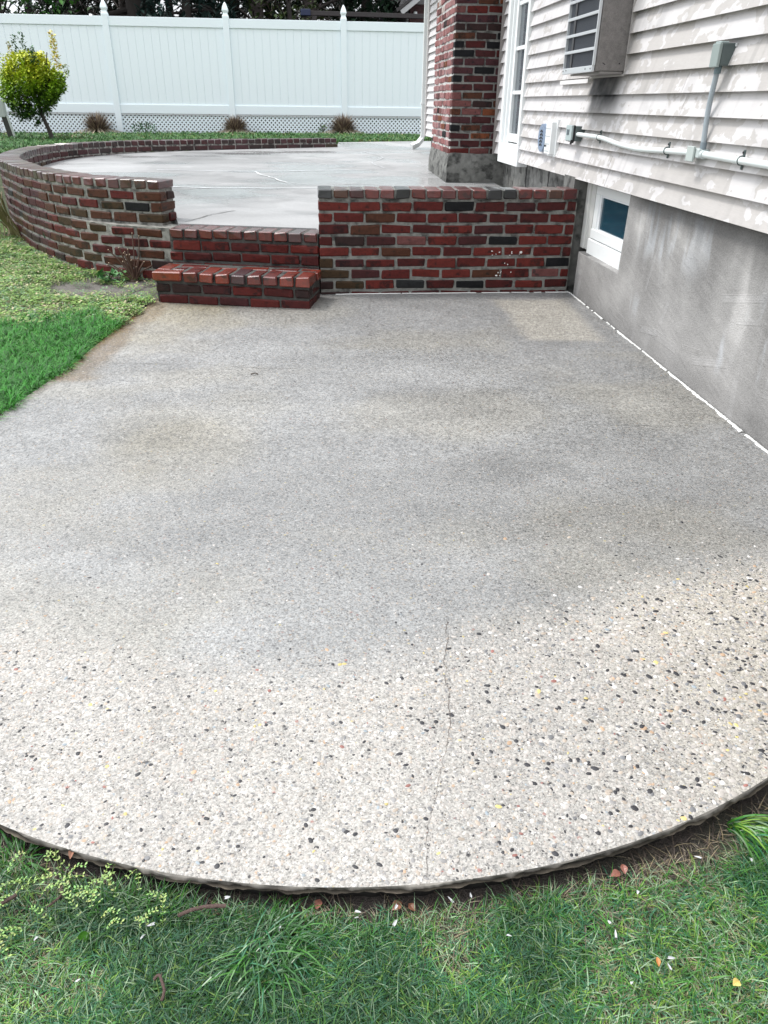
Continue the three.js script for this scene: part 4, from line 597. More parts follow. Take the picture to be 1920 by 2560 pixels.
// ---------------------------------------------------------------- back fence
{
  const f = thing('fence', 'tall white vinyl privacy fence with gothic post caps and lattice foot', 'fence', [0, 0, -18.1]), vin = std([0.87, 0.95, 0.985], 0.4), posts = [-8.66, -6.3, -3.945, -1.59, 0.77, 3.13, 5.5], top = (x) => 2.655 + 0.014 * sst(-5, -1.5, x);
  const gy = (x) => lerp(0.62, 0.68, sst(-6, 2, x));
  for (const x of posts) {
    const y0 = gy(x) - 0.1, y1 = 2.705, w = 0.062, p = part('post', f, [x, 0, 0]);
    mesh('post_shaft', bx(-w, w, y0, y1, -w, w, 0.006), vin, p);
    const c = new THREE.LatheGeometry([[0.0885, 0], [0.0885, 0.03], [0.062, 0.075], [0.062, 0.09], [0.086, 0.125], [0.086, 0.14], [0.066, 0.19], [0.036, 0.24], [0.0, 0.275]].map(([a, b]) => new THREE.Vector2(a, b)), 4); c.rotateY(Math.PI / 4); c.translate(0, y1 - 0.002, 0); const cn = c.toNonIndexed(); cn.computeVertexNormals(); mesh('post_cap', cn, vin, p);
  }
  for (let i = 0; i < posts.length - 1; i++) {
    const x0 = posts[i] + 0.062, x1 = posts[i + 1] - 0.062, b = part('fence_panel', f), nB = 14;
    mesh('rail', bx(x0, x1, 2.535, 2.695, -0.035, 0.035, 0.006), vin, b); mesh('rail', bx(x0, x1, 1.0, 1.165, -0.035, 0.035, 0.006), vin, b);
    for (let k = 0; k < nB; k++) { const a = lerp(x0, x1, k / nB), c = lerp(x0, x1, (k + 1) / nB); mesh('board', bx(a + 0.0016, c - 0.0016, 1.15, 2.55, -0.012, 0.012 + 0.001 * (k % 2), 0.003), vin, b); }
    mesh('board_tongue', bx(x0, x1, 1.15, 2.55, -0.006, 0.004), std([0.84, 0.92, 0.96], 0.5), b);
    const lb = gy((x0 + x1) / 2) - 0.03, lt = 0.985, H = lt - lb, strips = [], wd = 0.0305, step = 0.083;
    for (const sgn of [1, -1]) for (let x = x0 - H; x < x1 + H; x += step) { // each slat clipped to the bay
      let t0 = 0, t1 = H; const X = (t) => (sgn > 0 ? x + t : x + H - t) ; const lim = (t) => X(t); if (sgn > 0) { t0 = Math.max(0, x0 - x); t1 = Math.min(H, x1 - x); } else { t0 = Math.max(0, x + H - x1); t1 = Math.min(H, x + H - x0); } if (t1 - t0 < 0.03) continue;
      const L = (t1 - t0) * Math.SQRT2, g = new THREE.BoxGeometry(L, wd, 0.006); g.rotateZ(sgn > 0 ? Math.PI / 4 : -Math.PI / 4); g.translate(X((t0 + t1) / 2), lb + (t0 + t1) / 2, sgn * 0.0035); strips.push(g);
    }
    const l = mesh('lattice', merge(strips), vin, b); l.userData.kind = 'stuff';
    mesh('lattice_cap', bx(x0, x1, 0.972, 1.0, 0.004, 0.026), std([0.62, 0.64, 0.66], 0.5), b);
    for (let k = 0; k < 3; k++) mesh('screw', bx(x0 + 0.3 + k * 0.75, x0 + 0.325 + k * 0.75, 0.985, 1.012, 0.025, 0.034), M.trimGrey, b);
  }
}

// ---------------------------------------------------------------- terrain
{
  const xs = [], zs = []; for (let x = -140; x < -8; x += 12) xs.push(x); for (let x = -8; x < 3.6; x += 0.09) xs.push(x); for (let x = 3.6; x <= 150; x += 12) xs.push(x);
  for (let z = -180; z < -21; z += 10) zs.push(z); for (let z = -20.5; z < 2.4; z += 0.09) zs.push(z); for (let z = 2.5; z <= 120; z += 12) zs.push(z);
  const nx = xs.length, nz = zs.length, pos = new Float32Array(nx * nz * 3), col = new Float32Array(nx * nz * 3), uv = new Float32Array(nx * nz * 2), idx = [];
  for (let j = 0; j < nz; j++) for (let i = 0; i < nx; i++) {
    const x = xs[i], z = zs[j], k = j * nx + i, n = fbm(x * 2.1, z * 2.1, 4); let c;
    let y = terrainY(x, z); if (z < -18.25 && z > -19.6) y = Math.max(y, 0.66 + 0.46 * sst(-18.12, -18.25, z));  // bank added behind the lattice to make its gaps look shaded
    const soil = [0.085, 0.07, 0.06], bed = [0.17, 0.155, 0.135], straw = [0.19, 0.155, 0.10], green = [0.045, 0.075, 0.03], mulchShade = [0.016, 0.012, 0.01], pale = [0.20, 0.185, 0.165];  // fence-foot mulch, darkened to hold the shade behind the lattice
    c = z > -3 ? straw.map((v, q) => lerp(v, green[q], sst(0.35, 0.65, n))) : green.map((v, q) => lerp(v, straw[q], 0.4 * n));
    if (z > -3 && z < -0.5) { const d = Math.hypot(x - ARC.x, z - ARC.z) - ARC.r, m = 1 - sst(0.02, 0.09, d + 0.06 * (n - 0.5)); c = c.map((v, q) => lerp(v, [0.085, 0.07, 0.062][q], m)); }
    if (z < -4.9 && z > -8.4 && x < -0.9) { c = bed.map((v) => v * (0.6 + 0.8 * n)); const m = Math.max(blob(x, z, -1.52, -5.6, 0.66, 0.46, 0.9), blob(x, z, -1.2, -5.25, 0.25, 0.4, 0.5)); c = c.map((v, q) => lerp(v, pale[q], m)); const e = blob(x, z, -1.35, -6.0, 0.25, 0.2, 0.5); c = c.map((v, q) => lerp(v, soil[q], e)); }
    if (z < -17.3) { const m = sst(-17.35, -17.7, z + 0.2 * (n - 0.5)); c = c.map((v, q) => lerp(v, mulchShade[q], m)); }
    if (x < -3.3 && z < -12 && z > -16.8) { const m = 0.75 * sst(0.4, 0.6, fbm(x * 1.5 + 4, z * 1.5, 3)) * sst(-3.4, -4, x); c = c.map((v, q) => lerp(v, pale[q], m)); }
    pos[k * 3] = x; pos[k * 3 + 1] = y; pos[k * 3 + 2] = z; col[k * 3] = c[0] * 1.5; col[k * 3 + 1] = c[1] * 1.5; col[k * 3 + 2] = c[2] * 1.5; uv[k * 2] = x * 2.3; uv[k * 2 + 1] = z * 2.3;
  }
  for (let j = 0; j < nz - 1; j++) for (let i = 0; i < nx - 1; i++) { const p = j * nx + i; idx.push(p, p + nx, p + 1, p + 1, p + nx, p + nx + 1); }
  const g = new THREE.BufferGeometry(); g.setAttribute('position', new THREE.BufferAttribute(pos, 3)); g.setAttribute('color', new THREE.BufferAttribute(col, 3)); g.setAttribute('uv', new THREE.BufferAttribute(uv, 2)); g.setIndex(idx); g.computeVertexNormals();
  const m = mesh('ground', g, std([1, 1, 1], 0.95, { vertexColors: true, map: T.grain, bumpMap: T.grainBump, bumpScale: 0.012 })); tag(m, 'brown soil and thatch under the lawn and planting', null, null, 'structure');
}

// ---------------------------------------------------------------- grass
function bladeClump(seed, n, spread, len, wid, lean, tones) { // a small clump of curved blades
  const r = rng(seed), mb = new MB();
  for (let i = 0; i < n; i++) {
    const a = r() * 6.283, rad = spread * Math.sqrt(r()), bx0 = Math.cos(a) * rad, bz0 = Math.sin(a) * rad, L = len * (0.55 + 0.7 * r()), w = wid * (0.7 + 0.6 * r()), dir = r() * 6.283, ld = lean * (0.3 + 1.1 * r()), face = dir + 1.57 + (r() - 0.5), t = tones[Math.floor(r() * tones.length)], v = 0.8 + 0.45 * r(), c = t.map((q) => q * v);
    let prev = null; const S = 3;
    for (let k = 0; k <= S; k++) { const u = k / S, bend = ld * u * u, x = bx0 + Math.cos(dir) * L * (bend * 0.8 + 0.12 * u * ld), z = bz0 + Math.sin(dir) * L * (bend * 0.8 + 0.12 * u * ld), y = L * u * Math.max(0.12, 1 - 0.42 * bend), ww = w * (1 - Math.pow(u, 2.2)) / 2 + 0.0001; const A = [x - Math.cos(face) * ww, y, z - Math.sin(face) * ww], B = [x + Math.cos(face) * ww, y, z + Math.sin(face) * ww]; if (prev) { if (k === S) mb.tri(prev[0], prev[1], [x, y, z], c); else mb.quad(prev[0], prev[1], B, A, c); } prev = [A, B]; }
  }
  return mb.geo();
}
const G = { deep: [0.016, 0.08, 0.012], mid: [0.042, 0.15, 0.02], blue: [0.032, 0.13, 0.06], lime: [0.15, 0.27, 0.04], straw: [0.36, 0.305, 0.185], straw2: [0.22, 0.175, 0.105], pale: [0.21, 0.31, 0.18] };
const grassM = std([1, 1, 1], 0.6, { vertexColors: true });
function scatter(name, label, geos, n, place, seed, mat = grassM) { // one object of many clumps
  const g = new THREE.Group(); g.name = numbered(name); scene.add(g); tag(g, label, 'grass', null, 'stuff');
  const per = Math.ceil(n / geos.length), q = new THREE.Object3D(), col = new THREE.Color(), r = rng(seed);
  geos.forEach((geo, gi) => {
    const list = []; let tries = 0; while (list.length < per && tries++ < per * 40) { const p = place(r, gi); if (p) list.push(p); }
    const im = new THREE.InstancedMesh(geo, mat, list.length); im.name = 'blades'; im.userData.kind = 'stuff'; im.castShadow = im.receiveShadow = true;
    list.forEach((p, k) => { q.position.set(p.x, p.y, p.z); q.rotation.set((r() - 0.5) * 0.25, r() * 6.283, (r() - 0.5) * 0.25); q.scale.set(p.s, p.s * (p.h || 1), p.s); q.updateMatrix(); im.setMatrixAt(k, q.matrix); im.setColorAt(k, col.setRGB(...(p.c || [1, 1, 1]))); });
    g.add(im);
  });
  return g;
}
const arcD = (x, z) => Math.hypot(x - ARC.x, z - ARC.z) - ARC.r;
{ // front lawn below the rounded edge
  const geos = [bladeClump(1, 9, 0.015, 0.029, 0.0018, 1.2, [G.deep, G.mid, G.blue]), bladeClump(2, 9, 0.014, 0.032, 0.0018, 1.2, [G.mid, G.lime, G.pale, G.mid, G.blue]), bladeClump(3, 8, 0.015, 0.033, 0.0019, 1.2, [G.deep, G.blue, G.mid]), bladeClump(4, 12, 0.018, 0.017, 0.0016, 1.8, [G.straw, G.straw2, G.pale, G.pale, G.mid]), bladeClump(5, 9, 0.014, 0.03, 0.0018, 1.4, [G.mid, G.pale, G.pale, G.straw2, G.blue, G.lime]), bladeClump(6, 2, 0.012, 0.05, 0.0017, 1.3, [G.blue, G.pale, G.mid])];
  scatter('lawn_grass', 'green lawn grass with straw patches along the rounded patio edge in front', geos, 37000, (r, gi) => {
    const x = lerp(-1.35, 1.7, r()), z = lerp(-1.9, -0.32, r()), d = arcD(x, z), edge = 0.012 + 0.035 * fbm(x * 7 + 3, 2, 3) + 0.07 * sst(0.45, 0.8, x) * sst(-0.78, -0.95, z); if (d < edge || x < -1.5 || x > 1.82) return null;
    const n = fbm(x * 3.3 + 7, z * 3.3, 3), dry = sst(0.42, 0.56, n) * 0.95 + 0.2 * blob(x, z, 0.3, -0.75, 0.2, 0.12); const tall = sst(0.5, 0.3, n) + 0.8 * blob(x, z, -0.45, -0.95, 0.25, 0.13, 0.4);
    if (gi === 3 && r() > dry + 0.2) return null; if (gi === 5 && r() > 0.04 + 0.6 * sst(edge + 0.06, edge, d)) return null; if ((gi === 0 || gi === 2) && r() < dry * 0.9) return null; if (gi !== 3 && r() < dry * 0.45) return null; if (d < edge + 0.03 && r() < 0.6) return null;
    const v = (0.65 + 0.7 * r()) * (1 - 0.35 * sst(0.2, 0.8, tall)); return { x, z, y: groundY(x, z) - 0.003, s: 0.75 + 0.4 * r() + 0.3 * tall, c: [v, v, v * (0.9 + 0.2 * r())] };
  }, 501);
}
{ // the lawn goes on outside the photograph
  const geos = [bladeClump(15, 14, 0.05, 0.045, 0.005, 1.2, [G.deep, G.mid, G.blue]), bladeClump(16, 14, 0.05, 0.04, 0.005, 1.3, [G.mid, G.pale, G.lime])];
  scatter('lawn_grass', 'rest of the lawn running on past the patio to the left and front', geos, 16000, (r) => {
    const x = lerp(-6.5, 3.5, r()), z = lerp(-8, 2.6, r()); if (x > 1.75 && z < 2.6) return null; if (onSlab(x, z, 0.1)) return null; if (x > -1.35 && z < -0.32) return null; if (z < -1.6 && x > xl(Math.max(z, -5.4)) - 1.9) return null; if (z < -5.6 && (x > -3.7 || closest(x, z) < 0.4)) return null;
    const v = 0.8 + 0.5 * r(); return { x, z, y: groundY(x, z) - 0.004, s: 0.8 + 0.5 * r(), c: [v, v, v] };
  }, 506);
}
{ // left lawn
  const geos = [bladeClump(11, 9, 0.022, 0.075, 0.0034, 1.1, [G.deep, [0.035, 0.23, 0.018], [0.035, 0.23, 0.018]]), bladeClump(12, 9, 0.022, 0.065, 0.0034, 1.4, [[0.05, 0.26, 0.022], [0.03, 0.16, 0.016], G.lime]), bladeClump(13, 8, 0.02, 0.05, 0.003, 1.4, [[0.04, 0.22, 0.02], [0.12, 0.3, 0.08], [0.03, 0.17, 0.04]])];
  scatter('lawn_grass', 'thick bright green lawn left of the patio', geos, 17000, (r) => {
    const z = lerp(-5.75, -1.6, Math.pow(r(), 0.75)), x = xl(z) + 0.01 - 0.04 * vn(z * 9, 4) - 2.0 * Math.pow(r(), 1.3); if (z < -5.0 - 0.3 * (x + 1.4) + 0.9 * (fbm(x * 3, z * 3, 3) - 0.5) + 0.25 * (r() - 0.5)) return null; if (z < -4.75 && x > -1.3 - 0.35 * (-4.75 - z)) return null;
    const v = 0.85 + 0.6 * r(); return { x, z, y: groundY(x, z) - 0.004, s: 0.75 + 0.5 * r(), c: [v, v, v * 0.9] };
  }, 502);
  // low weeds in the bed between the lawn and the curved wall
  const lf = (seed, tones, n, sz) => { const r = rng(seed), mb = new MB(); for (let i = 0; i < n; i++) { const a = r() * 6.283, rad = 0.045 * Math.sqrt(r()), y = 0.006 + 0.035 * r() * (1 - rad * 12), x = Math.cos(a) * rad, z = Math.sin(a) * rad, d = r() * 6.283, L = sz * (0.6 + 0.8 * r()), w = L * 0.3, t = tones[Math.floor(r() * tones.length)], v = 0.75 + 0.5 * r(), c = t.map((q) => q * v), ux = Math.cos(d), uz = Math.sin(d), up = 0.5 * r(); const A = [x, y, z], B = [x + ux * L * 0.5 - uz * w, y + up * L * 0.5, z + uz * L * 0.5 + ux * w], C = [x + ux * L, y + up * L * 0.6, z + uz * L], D = [x + ux * L * 0.5 + uz * w, y + up * L * 0.5, z + uz * L * 0.5 - ux * w]; mb.quad(A, B, C, D, c); } return mb.geo(); };
  const weed = [lf(21, [G.lime, [0.14, 0.27, 0.05], [0.24, 0.34, 0.09]], 40, 0.013), lf(22, [G.lime, G.straw, [0.28, 0.36, 0.11]], 40, 0.016), lf(23, [[0.06, 0.17, 0.05], G.pale, G.lime], 36, 0.012), bladeClump(24, 10, 0.03, 0.05, 0.003, 1.4, [G.mid, G.straw, G.lime])];
  scatter('ground_cover', 'yellow-green low weeds growing in the bed below the curved wall', weed, 5600, (r) => {
    const z = lerp(-8.4, -4.7, r()), x = lerp(-3.6, -1.06, r()); if (inside(polyIn, x + 0.0, z)) return null; const c = closest(x, z); if (c < 0.24) return null; if (z > -5.0 - 0.3 * (x + 1.4) + 0.25 * r()) { if (x < xl(z) - 0.22 || r() < 0.3) return null; } if (x > xl(Math.max(-5.4, z)) + 0.005) return null;
    const bare = blob(x, z, -1.52, -5.6, 0.62, 0.42, 0.9); if (r() < bare * 0.93) return null; if (fbm(x * 3.5 + 9, z * 3.5, 3) < 0.40 && r() < 0.85) return null; if (x > -1.28 && z < -5.45 && r() < 0.8) return null;
    const v = 0.8 + 0.5 * r(); return { x, z, y: groundY(x, z), s: 0.8 + 0.6 * r(), c: [v, v, v] };
  }, 503);
  const back = [bladeClump(31, 9, 0.05, 0.075, 0.011, 1.0, [G.mid, G.deep, [0.05, 0.15, 0.035]]), bladeClump(32, 9, 0.05, 0.065, 0.011, 1.2, [G.mid, [0.06, 0.16, 0.04]]), bladeClump(33, 8, 0.05, 0.06, 0.01, 1.3, [G.mid, G.lime, G.straw2])];
  scatter('lawn_grass', 'strip of green grass between the terrace and the white fence', back, 15000, (r) => {
    const z = lerp(-17.65, -10.5, Math.pow(r(), 0.6)), x = lerp(-7.5, 3.2, r()); if (inside(polyIn, x, z) || closest(x, z) < 0.26) return null; if (z > -13.0 && x > -3) return null; if (x > 1.9 && z > -15.1) return null; if (inside([[0.3, -13.2], [0.46, -14.42], [2.2, -14.95], [3.4, -15.15], [3.4, -12], [0.3, -12]], x, z)) return null;
    if (x < -3.3 && z < -13 && r() < 0.6 * sst(0.4, 0.6, fbm(x * 1.5 + 4, z * 1.5, 3))) return null;
    const v = 0.8 + 0.5 * r(); return { x, z, y: groundY(x, z) - 0.004, s: 0.8 + 0.5 * r(), c: [v, v, v * 0.9] };
  }, 504);
}
function closest(x, z) { let d = 9; for (const [a, b] of polyIn.slice(0, 81)) d = Math.min(d, Math.hypot(a - x, b - z)); return d; }
function tuft(label, x, z, n, len, wid, spread, seed, bias, tones, squash = 1) { // one long-bladed tuft
  const t = thing('grass_tuft', label, 'grass tuft', [x, groundY(x, z) - 0.005, z]), r = rng(seed), mb = new MB();
  for (let i = 0; i < n; i++) {
    const a0 = r() * 6.283, dir = bias ? bias[0] + (r() - 0.5) * bias[1] : a0, L = len * (0.5 + 0.6 * r()), bx0 = Math.cos(a0) * spread * Math.sqrt(r()), bz0 = Math.sin(a0) * spread * Math.sqrt(r()), el = 0.35 + 0.95 * r(), w = wid * (0.7 + 0.6 * r()), tn = tones[Math.floor(r() * tones.length)], v = 0.75 + 0.6 * r(), c = tn.map((q) => q * v); let prev = null, x2 = bx0, y2 = 0.01, z2 = bz0; const S = 7, f = dir + 1.57;
    for (let k = 0; k <= S; k++) { const u = k / S, ww = w * (1 - Math.pow(u, 3)) / 2 + 0.0001, A = [x2 - Math.cos(f) * ww, y2, z2 - Math.sin(f) * ww], B = [x2 + Math.cos(f) * ww, y2, z2 + Math.sin(f) * ww]; if (prev) mb.quad(prev[0], prev[1], B, A, c); prev = [A, B]; const e = el * squash - 2.5 * u * squash; x2 += Math.cos(dir) * Math.cos(e) * L / S; z2 += Math.sin(dir) * Math.cos(e) * L / S; y2 = Math.max(0.006 + 0.01 * r(), y2 + Math.sin(e) * L / S); }
  }
  mesh('blade', mb.geo(), std([1, 1, 1], 0.32, { vertexColors: true }), t).userData.kind = 'stuff'; return t;
}
tuft('large dark green grass tuft in the front lawn, left of centre', -0.115, -0.80, 330, 0.13, 0.0022, 0.055, 71, [0.9, 4.4], [G.deep, G.mid, G.blue, G.deep]);
tuft('pale flattened grass clump at the patio edge by the right of the photo', 0.855, -0.985, 140, 0.15, 0.0036, 0.03, 72, [0.9, 1.7], [G.blue, G.pale, G.lime, G.mid], 0.75);
tuft('small upright grass tuft at the patio edge by the left of the photo', -0.62, -1.03, 60, 0.09, 0.003, 0.03, 73, null, [G.deep, G.mid]);
{ // seed-headed pale weeds by the left front edge
  const t = thing('weed', 'spreading weed with tiny pale leaves at the left of the front lawn', 'weed', [-0.46, groundY(-0.46, -0.95), -0.95]), r = rng(81), mb = new MB();
  for (let i = 0; i < 46; i++) { const bx0 = (r() - 0.5) * 0.34, bz0 = (r() - 0.5) * 0.2, d = r() * 6.283, L = 0.03 + 0.05 * r(); let prev = [bx0, 0.012, bz0]; for (let k = 1; k <= 6; k++) { const u = k / 6, p = [bx0 + Math.cos(d) * L * u, 0.018 + 0.035 * Math.sin(u * 2), bz0 + Math.sin(d) * L * u]; mb.quad(prev, [prev[0] + 0.0008, prev[1], prev[2] + 0.0008], [p[0] + 0.0008, p[1], p[2] + 0.0008], p, G.lime); for (const s of [-1, 1]) { const a = d + s * 1.0, l = 0.0045 + 0.004 * r(), c = [0.20 + 0.14 * r(), 0.34 + 0.1 * r(), 0.12]; mb.quad(p, [p[0] + Math.cos(a - 0.45) * l * 0.6, p[1] + 0.001, p[2] + Math.sin(a - 0.45) * l * 0.6], [p[0] + Math.cos(a) * l, p[1] + 0.002, p[2] + Math.sin(a) * l], [p[0] + Math.cos(a + 0.45) * l * 0.6, p[1] + 0.001, p[2] + Math.sin(a + 0.45) * l * 0.6], c); } prev = p; } }
  mesh('foliage', mb.geo(), std([1, 1, 1], 0.6, { vertexColors: true }), t).userData.kind = 'stuff';
}
// ---- litter on the lawn
{
  const pm = std([0.52, 0.52, 0.54], 0.6), r = rng(91), P = [[-0.527, -0.848], [-0.434, -0.769], [-0.37, -0.966], [-0.406, -0.982], [-0.242, -0.96], [-0.223, -0.929], [-0.198, -0.9], [-0.341, -0.837], [-0.33, -0.859], [0.043, -0.853], [0.04, -0.841], [0.114, -0.859], [0.109, -0.827], [-0.099, -0.836], [0.255, -0.866], [0.498, -0.795], [0.501, -0.772], [0.572, -0.848], [0.583, -0.724], [0.575, -0.711], [0.719, -0.909], [0.824, -0.898], [0.309, -0.784], [0.497, -0.686], [0.217, -0.862]];
  const s = new THREE.Shape(); s.moveTo(0, -0.006); s.quadraticCurveTo(0.005, -0.001, 0.0032, 0.005); s.lineTo(0, 0.0038); s.lineTo(-0.003, 0.0055); s.quadraticCurveTo(-0.005, 0, 0, -0.006);
  const g = new THREE.ExtrudeGeometry(s, { depth: 0.0007, bevelEnabled: false, curveSegments: 4 }); g.rotateX(-Math.PI / 2); const p = g.attributes.position; for (let i = 0; i < p.count; i++) p.setY(i, p.getY(i) + 60 * p.getX(i) ** 2); g.computeVertexNormals();
  const first = mesh('petal', g, pm); tag(first, 'small white petal fallen on the front lawn', 'petal', 'white petals fallen on the front lawn');
  P.forEach(([x, z], i) => { const o = i ? first.clone() : first; if (i) { o.name = numbered('petal'); scene.add(o); } o.position.set(x, groundY(x, z) + 0.026 + 0.008 * r(), z); o.rotation.set((r() - 0.5) * 1.1, r() * 6.3, (r() - 0.5) * 1.1); o.scale.set(0.5 + 0.35 * r(), 1, 0.7 + 0.7 * r()); });
  const bark = std([0.24, 0.15, 0.13], 0.5, { bumpMap: T.grainBump, bumpScale: 0.002, map: T.grain });
  const twig = (pts, rad, label) => { const o = new THREE.Mesh(tube(pts, rad, 24, 7), bark), q = o.geometry.attributes.position; for (let i = 0; i < q.count; i++) { const k = 0.0012; q.setXYZ(i, q.getX(i) + k * (vn(i * 0.7, 3) - 0.5), q.getY(i) + k * (vn(i * 0.9, 8) - 0.5), q.getZ(i) + k * (vn(i * 0.8, 13) - 0.5)); } o.geometry.computeVertexNormals(); o.name = numbered('twig'); o.castShadow = o.receiveShadow = true; scene.add(o); tag(o, label, 'twig'); };
  const gy = (x, z, h) => [x, groundY(x, z) + h, z];
  twig([gy(-0.284, -0.871, 0.032), gy(-0.259, -0.877, 0.038), gy(-0.231, -0.880, 0.039), gy(-0.198, -0.880, 0.038)], 0.0036, 'straight brown twig lying on the grass left of centre');
  twig([gy(-0.307, -0.759, 0.032), gy(-0.299, -0.763, 0.038), gy(-0.290, -0.748, 0.038), gy(-0.286, -0.736, 0.035), gy(-0.289, -0.724, 0.032)], 0.0026, 'thin curled twig on the grass near the bottom left');
  twig([gy(-0.66, -0.90, 0.03), gy(-0.615, -0.911, 0.038), gy(-0.586, -0.933, 0.036)], 0.0036, 'pale broken twig at the left edge of the front lawn');
  twig([gy(-0.523, -0.908, 0.032), gy(-0.508, -0.918, 0.038), gy(-0.499, -0.937, 0.037)], 0.0022, 'thin dark twig half hidden in the grass at the left');
  const leafG = (L, W, curl, seed) => { const mb = new MB(), N = 6, rr = rng(seed), c = [0.22, 0.10, 0.06]; let prev = null; for (let i = 0; i <= N; i++) { const u = i / N, w = W * Math.sin(Math.PI * Math.min(0.98, u * 0.95 + 0.03)), y = curl * Math.sin(u * 3), A = [u * L - L / 2, y + w * 0.4, -w], B = [u * L - L / 2, y, 0], C = [u * L - L / 2, y + w * 0.5 * rr() + w * 0.2, w]; if (prev) { mb.quad(prev[0], A, B, prev[1], c); mb.quad(prev[1], B, C, prev[2], c.map((q) => q * 1.25)); } prev = [A, B, C]; } return mb.geo(); };
  const lm = std([1, 1, 1], 0.4, { vertexColors: true }), lm2 = std([0.28, 0.12, 0.09], 0.25, {});
  const leaf = (x, z, L, W, rot, label, mat = lm, h = 0.015) => { const o = mesh('fallen_leaf', leafG(L, W, L * 0.12, Math.floor(x * 1000) + 5000), mat); o.position.set(x, groundY(x, z) + h, z); o.rotation.set(0.2, rot, -0.1); tag(o, label, 'leaf'); };
  leaf(-0.322, -0.985, 0.10, 0.011, 0.05, 'long tan dead leaf in the gap under the patio edge, left of the twig');
  leaf(0.117, -0.870, 0.024, 0.009, 0.6, 'brown curled leaf under the patio edge near the middle', lm, 0.012);
  leaf(0.145, -0.868, 0.018, 0.007, 2.2, 'smaller brown leaf beside the curled leaf under the patio edge', lm, 0.008);
  leaf(-0.03, -0.884, 0.02, 0.008, 1.2, 'rust brown leaf under the patio edge left of the curled leaf', lm2, 0.014);
  leaf(0.548, -0.895, 0.022, 0.008, 0.3, 'dark wet red leaf at the foot of the patio edge on the right', lm2, 0.016);
  leaf(0.566, -0.902, 0.02, 0.007, 1.5, 'second dark wet leaf touching the red leaf on the right', lm2, 0.02);
  leaf(0.557, -0.719, 0.016, 0.004, 1.4, 'tiny orange leaf scrap standing in the lawn beside two petals', std([0.5, 0.2, 0.06], 0.5), 0.03);
  leaf(0.676, -0.674, 0.016, 0.007, 0.4, 'small yellow leaf on the lawn near the bottom right', std([0.6, 0.46, 0.14], 0.5), 0.03);
  leaf(-0.503, -1.005, 0.026, 0.006, 1.5, 'upright dry leaf sliver standing at the left patio edge', lm, 0.05);
  { const o = mesh('clover_leaf', new THREE.LatheGeometry([[0.001, 0], [0.006, 0.003], [0.009, 0.010], [0.0085, 0.016]].map(([a, b]) => new THREE.Vector2(a, b)), 14, 0, 4.6), std([0.09, 0.26, 0.03], 0.4)); o.position.set(-0.441, groundY(-0.441, -0.846) + 0.024, -0.846); o.rotation.set(0.2, 0.4, 0.2); tag(o, 'curled bright green leaf in the lawn left of centre', 'leaf'); }
  { const o = mesh('debris', tube([[0, 0, 0], [0.012, 0.004, 0.006], [0.024, 0.003, -0.004], [0.036, 0.0, 0.004]], 0.0028, 12, 6), std([0.06, 0.04, 0.03], 0.8)); const x = -0.335, z = -3.72; o.position.set(x, slabY(x, z) + 0.004, z); tag(o, 'small dark bit of plant debris lying on the patio', 'debris'); }
  const thatch = [bladeClump(61, 7, 0.02, 0.035, 0.0016, 2.2, [G.straw2, [0.06, 0.045, 0.035], [0.12, 0.09, 0.07]]), bladeClump(62, 6, 0.02, 0.03, 0.0018, 2.4, [[0.05, 0.04, 0.035], [0.28, 0.24, 0.17]])];
  scatter('leaf_litter', 'dead grass and leaf crumbs in the muddy gap along the patio edge', thatch, 900, (r2) => { const x = lerp(-1.2, 1.7, r2()), z = lerp(-1.7, -0.7, r2()), d = arcD(x, z); if (d < 0.012 || d > 0.11) return null; return { x, z, y: groundY(x, z) + 0.001, s: 0.7 + 0.5 * r2(), h: 0.5, c: [1, 1, 1] }; }, 505);
}

// ---------------------------------------------------------------- planting
function leafCloud(n, seed, shape, size, colorFn, thin = 0.45) { // leaf-sized folded faces through a volume
  const r = rng(seed), mb = new MB();
  for (let i = 0; i < n; i++) { const s = shape(r, i); if (!s) continue; const [x, y, z] = s, a = r() * 6.283, e = (r() - 0.35) * 1.6, L = size * (0.6 + 0.8 * r()), w = L * thin, ux = Math.cos(a) * Math.cos(e), uy = Math.sin(e), uz = Math.sin(a) * Math.cos(e), sx = -Math.sin(a), sz = Math.cos(a), c = colorFn(x, y, z, r); const A = [x, y, z], C = [x + ux * L, y + uy * L, z + uz * L], B = [x + ux * L * 0.5 + sx * w, y + uy * L * 0.5 + w * 0.35, z + uz * L * 0.5 + sz * w], D = [x + ux * L * 0.5 - sx * w, y + uy * L * 0.5 + w * 0.35, z + uz * L * 0.5 - sz * w]; mb.tri(A, B, C, c); mb.tri(A, C, D, c); }
  return mb.geo();
}
const leafM = std([1, 1, 1], 0.5, { vertexColors: true });
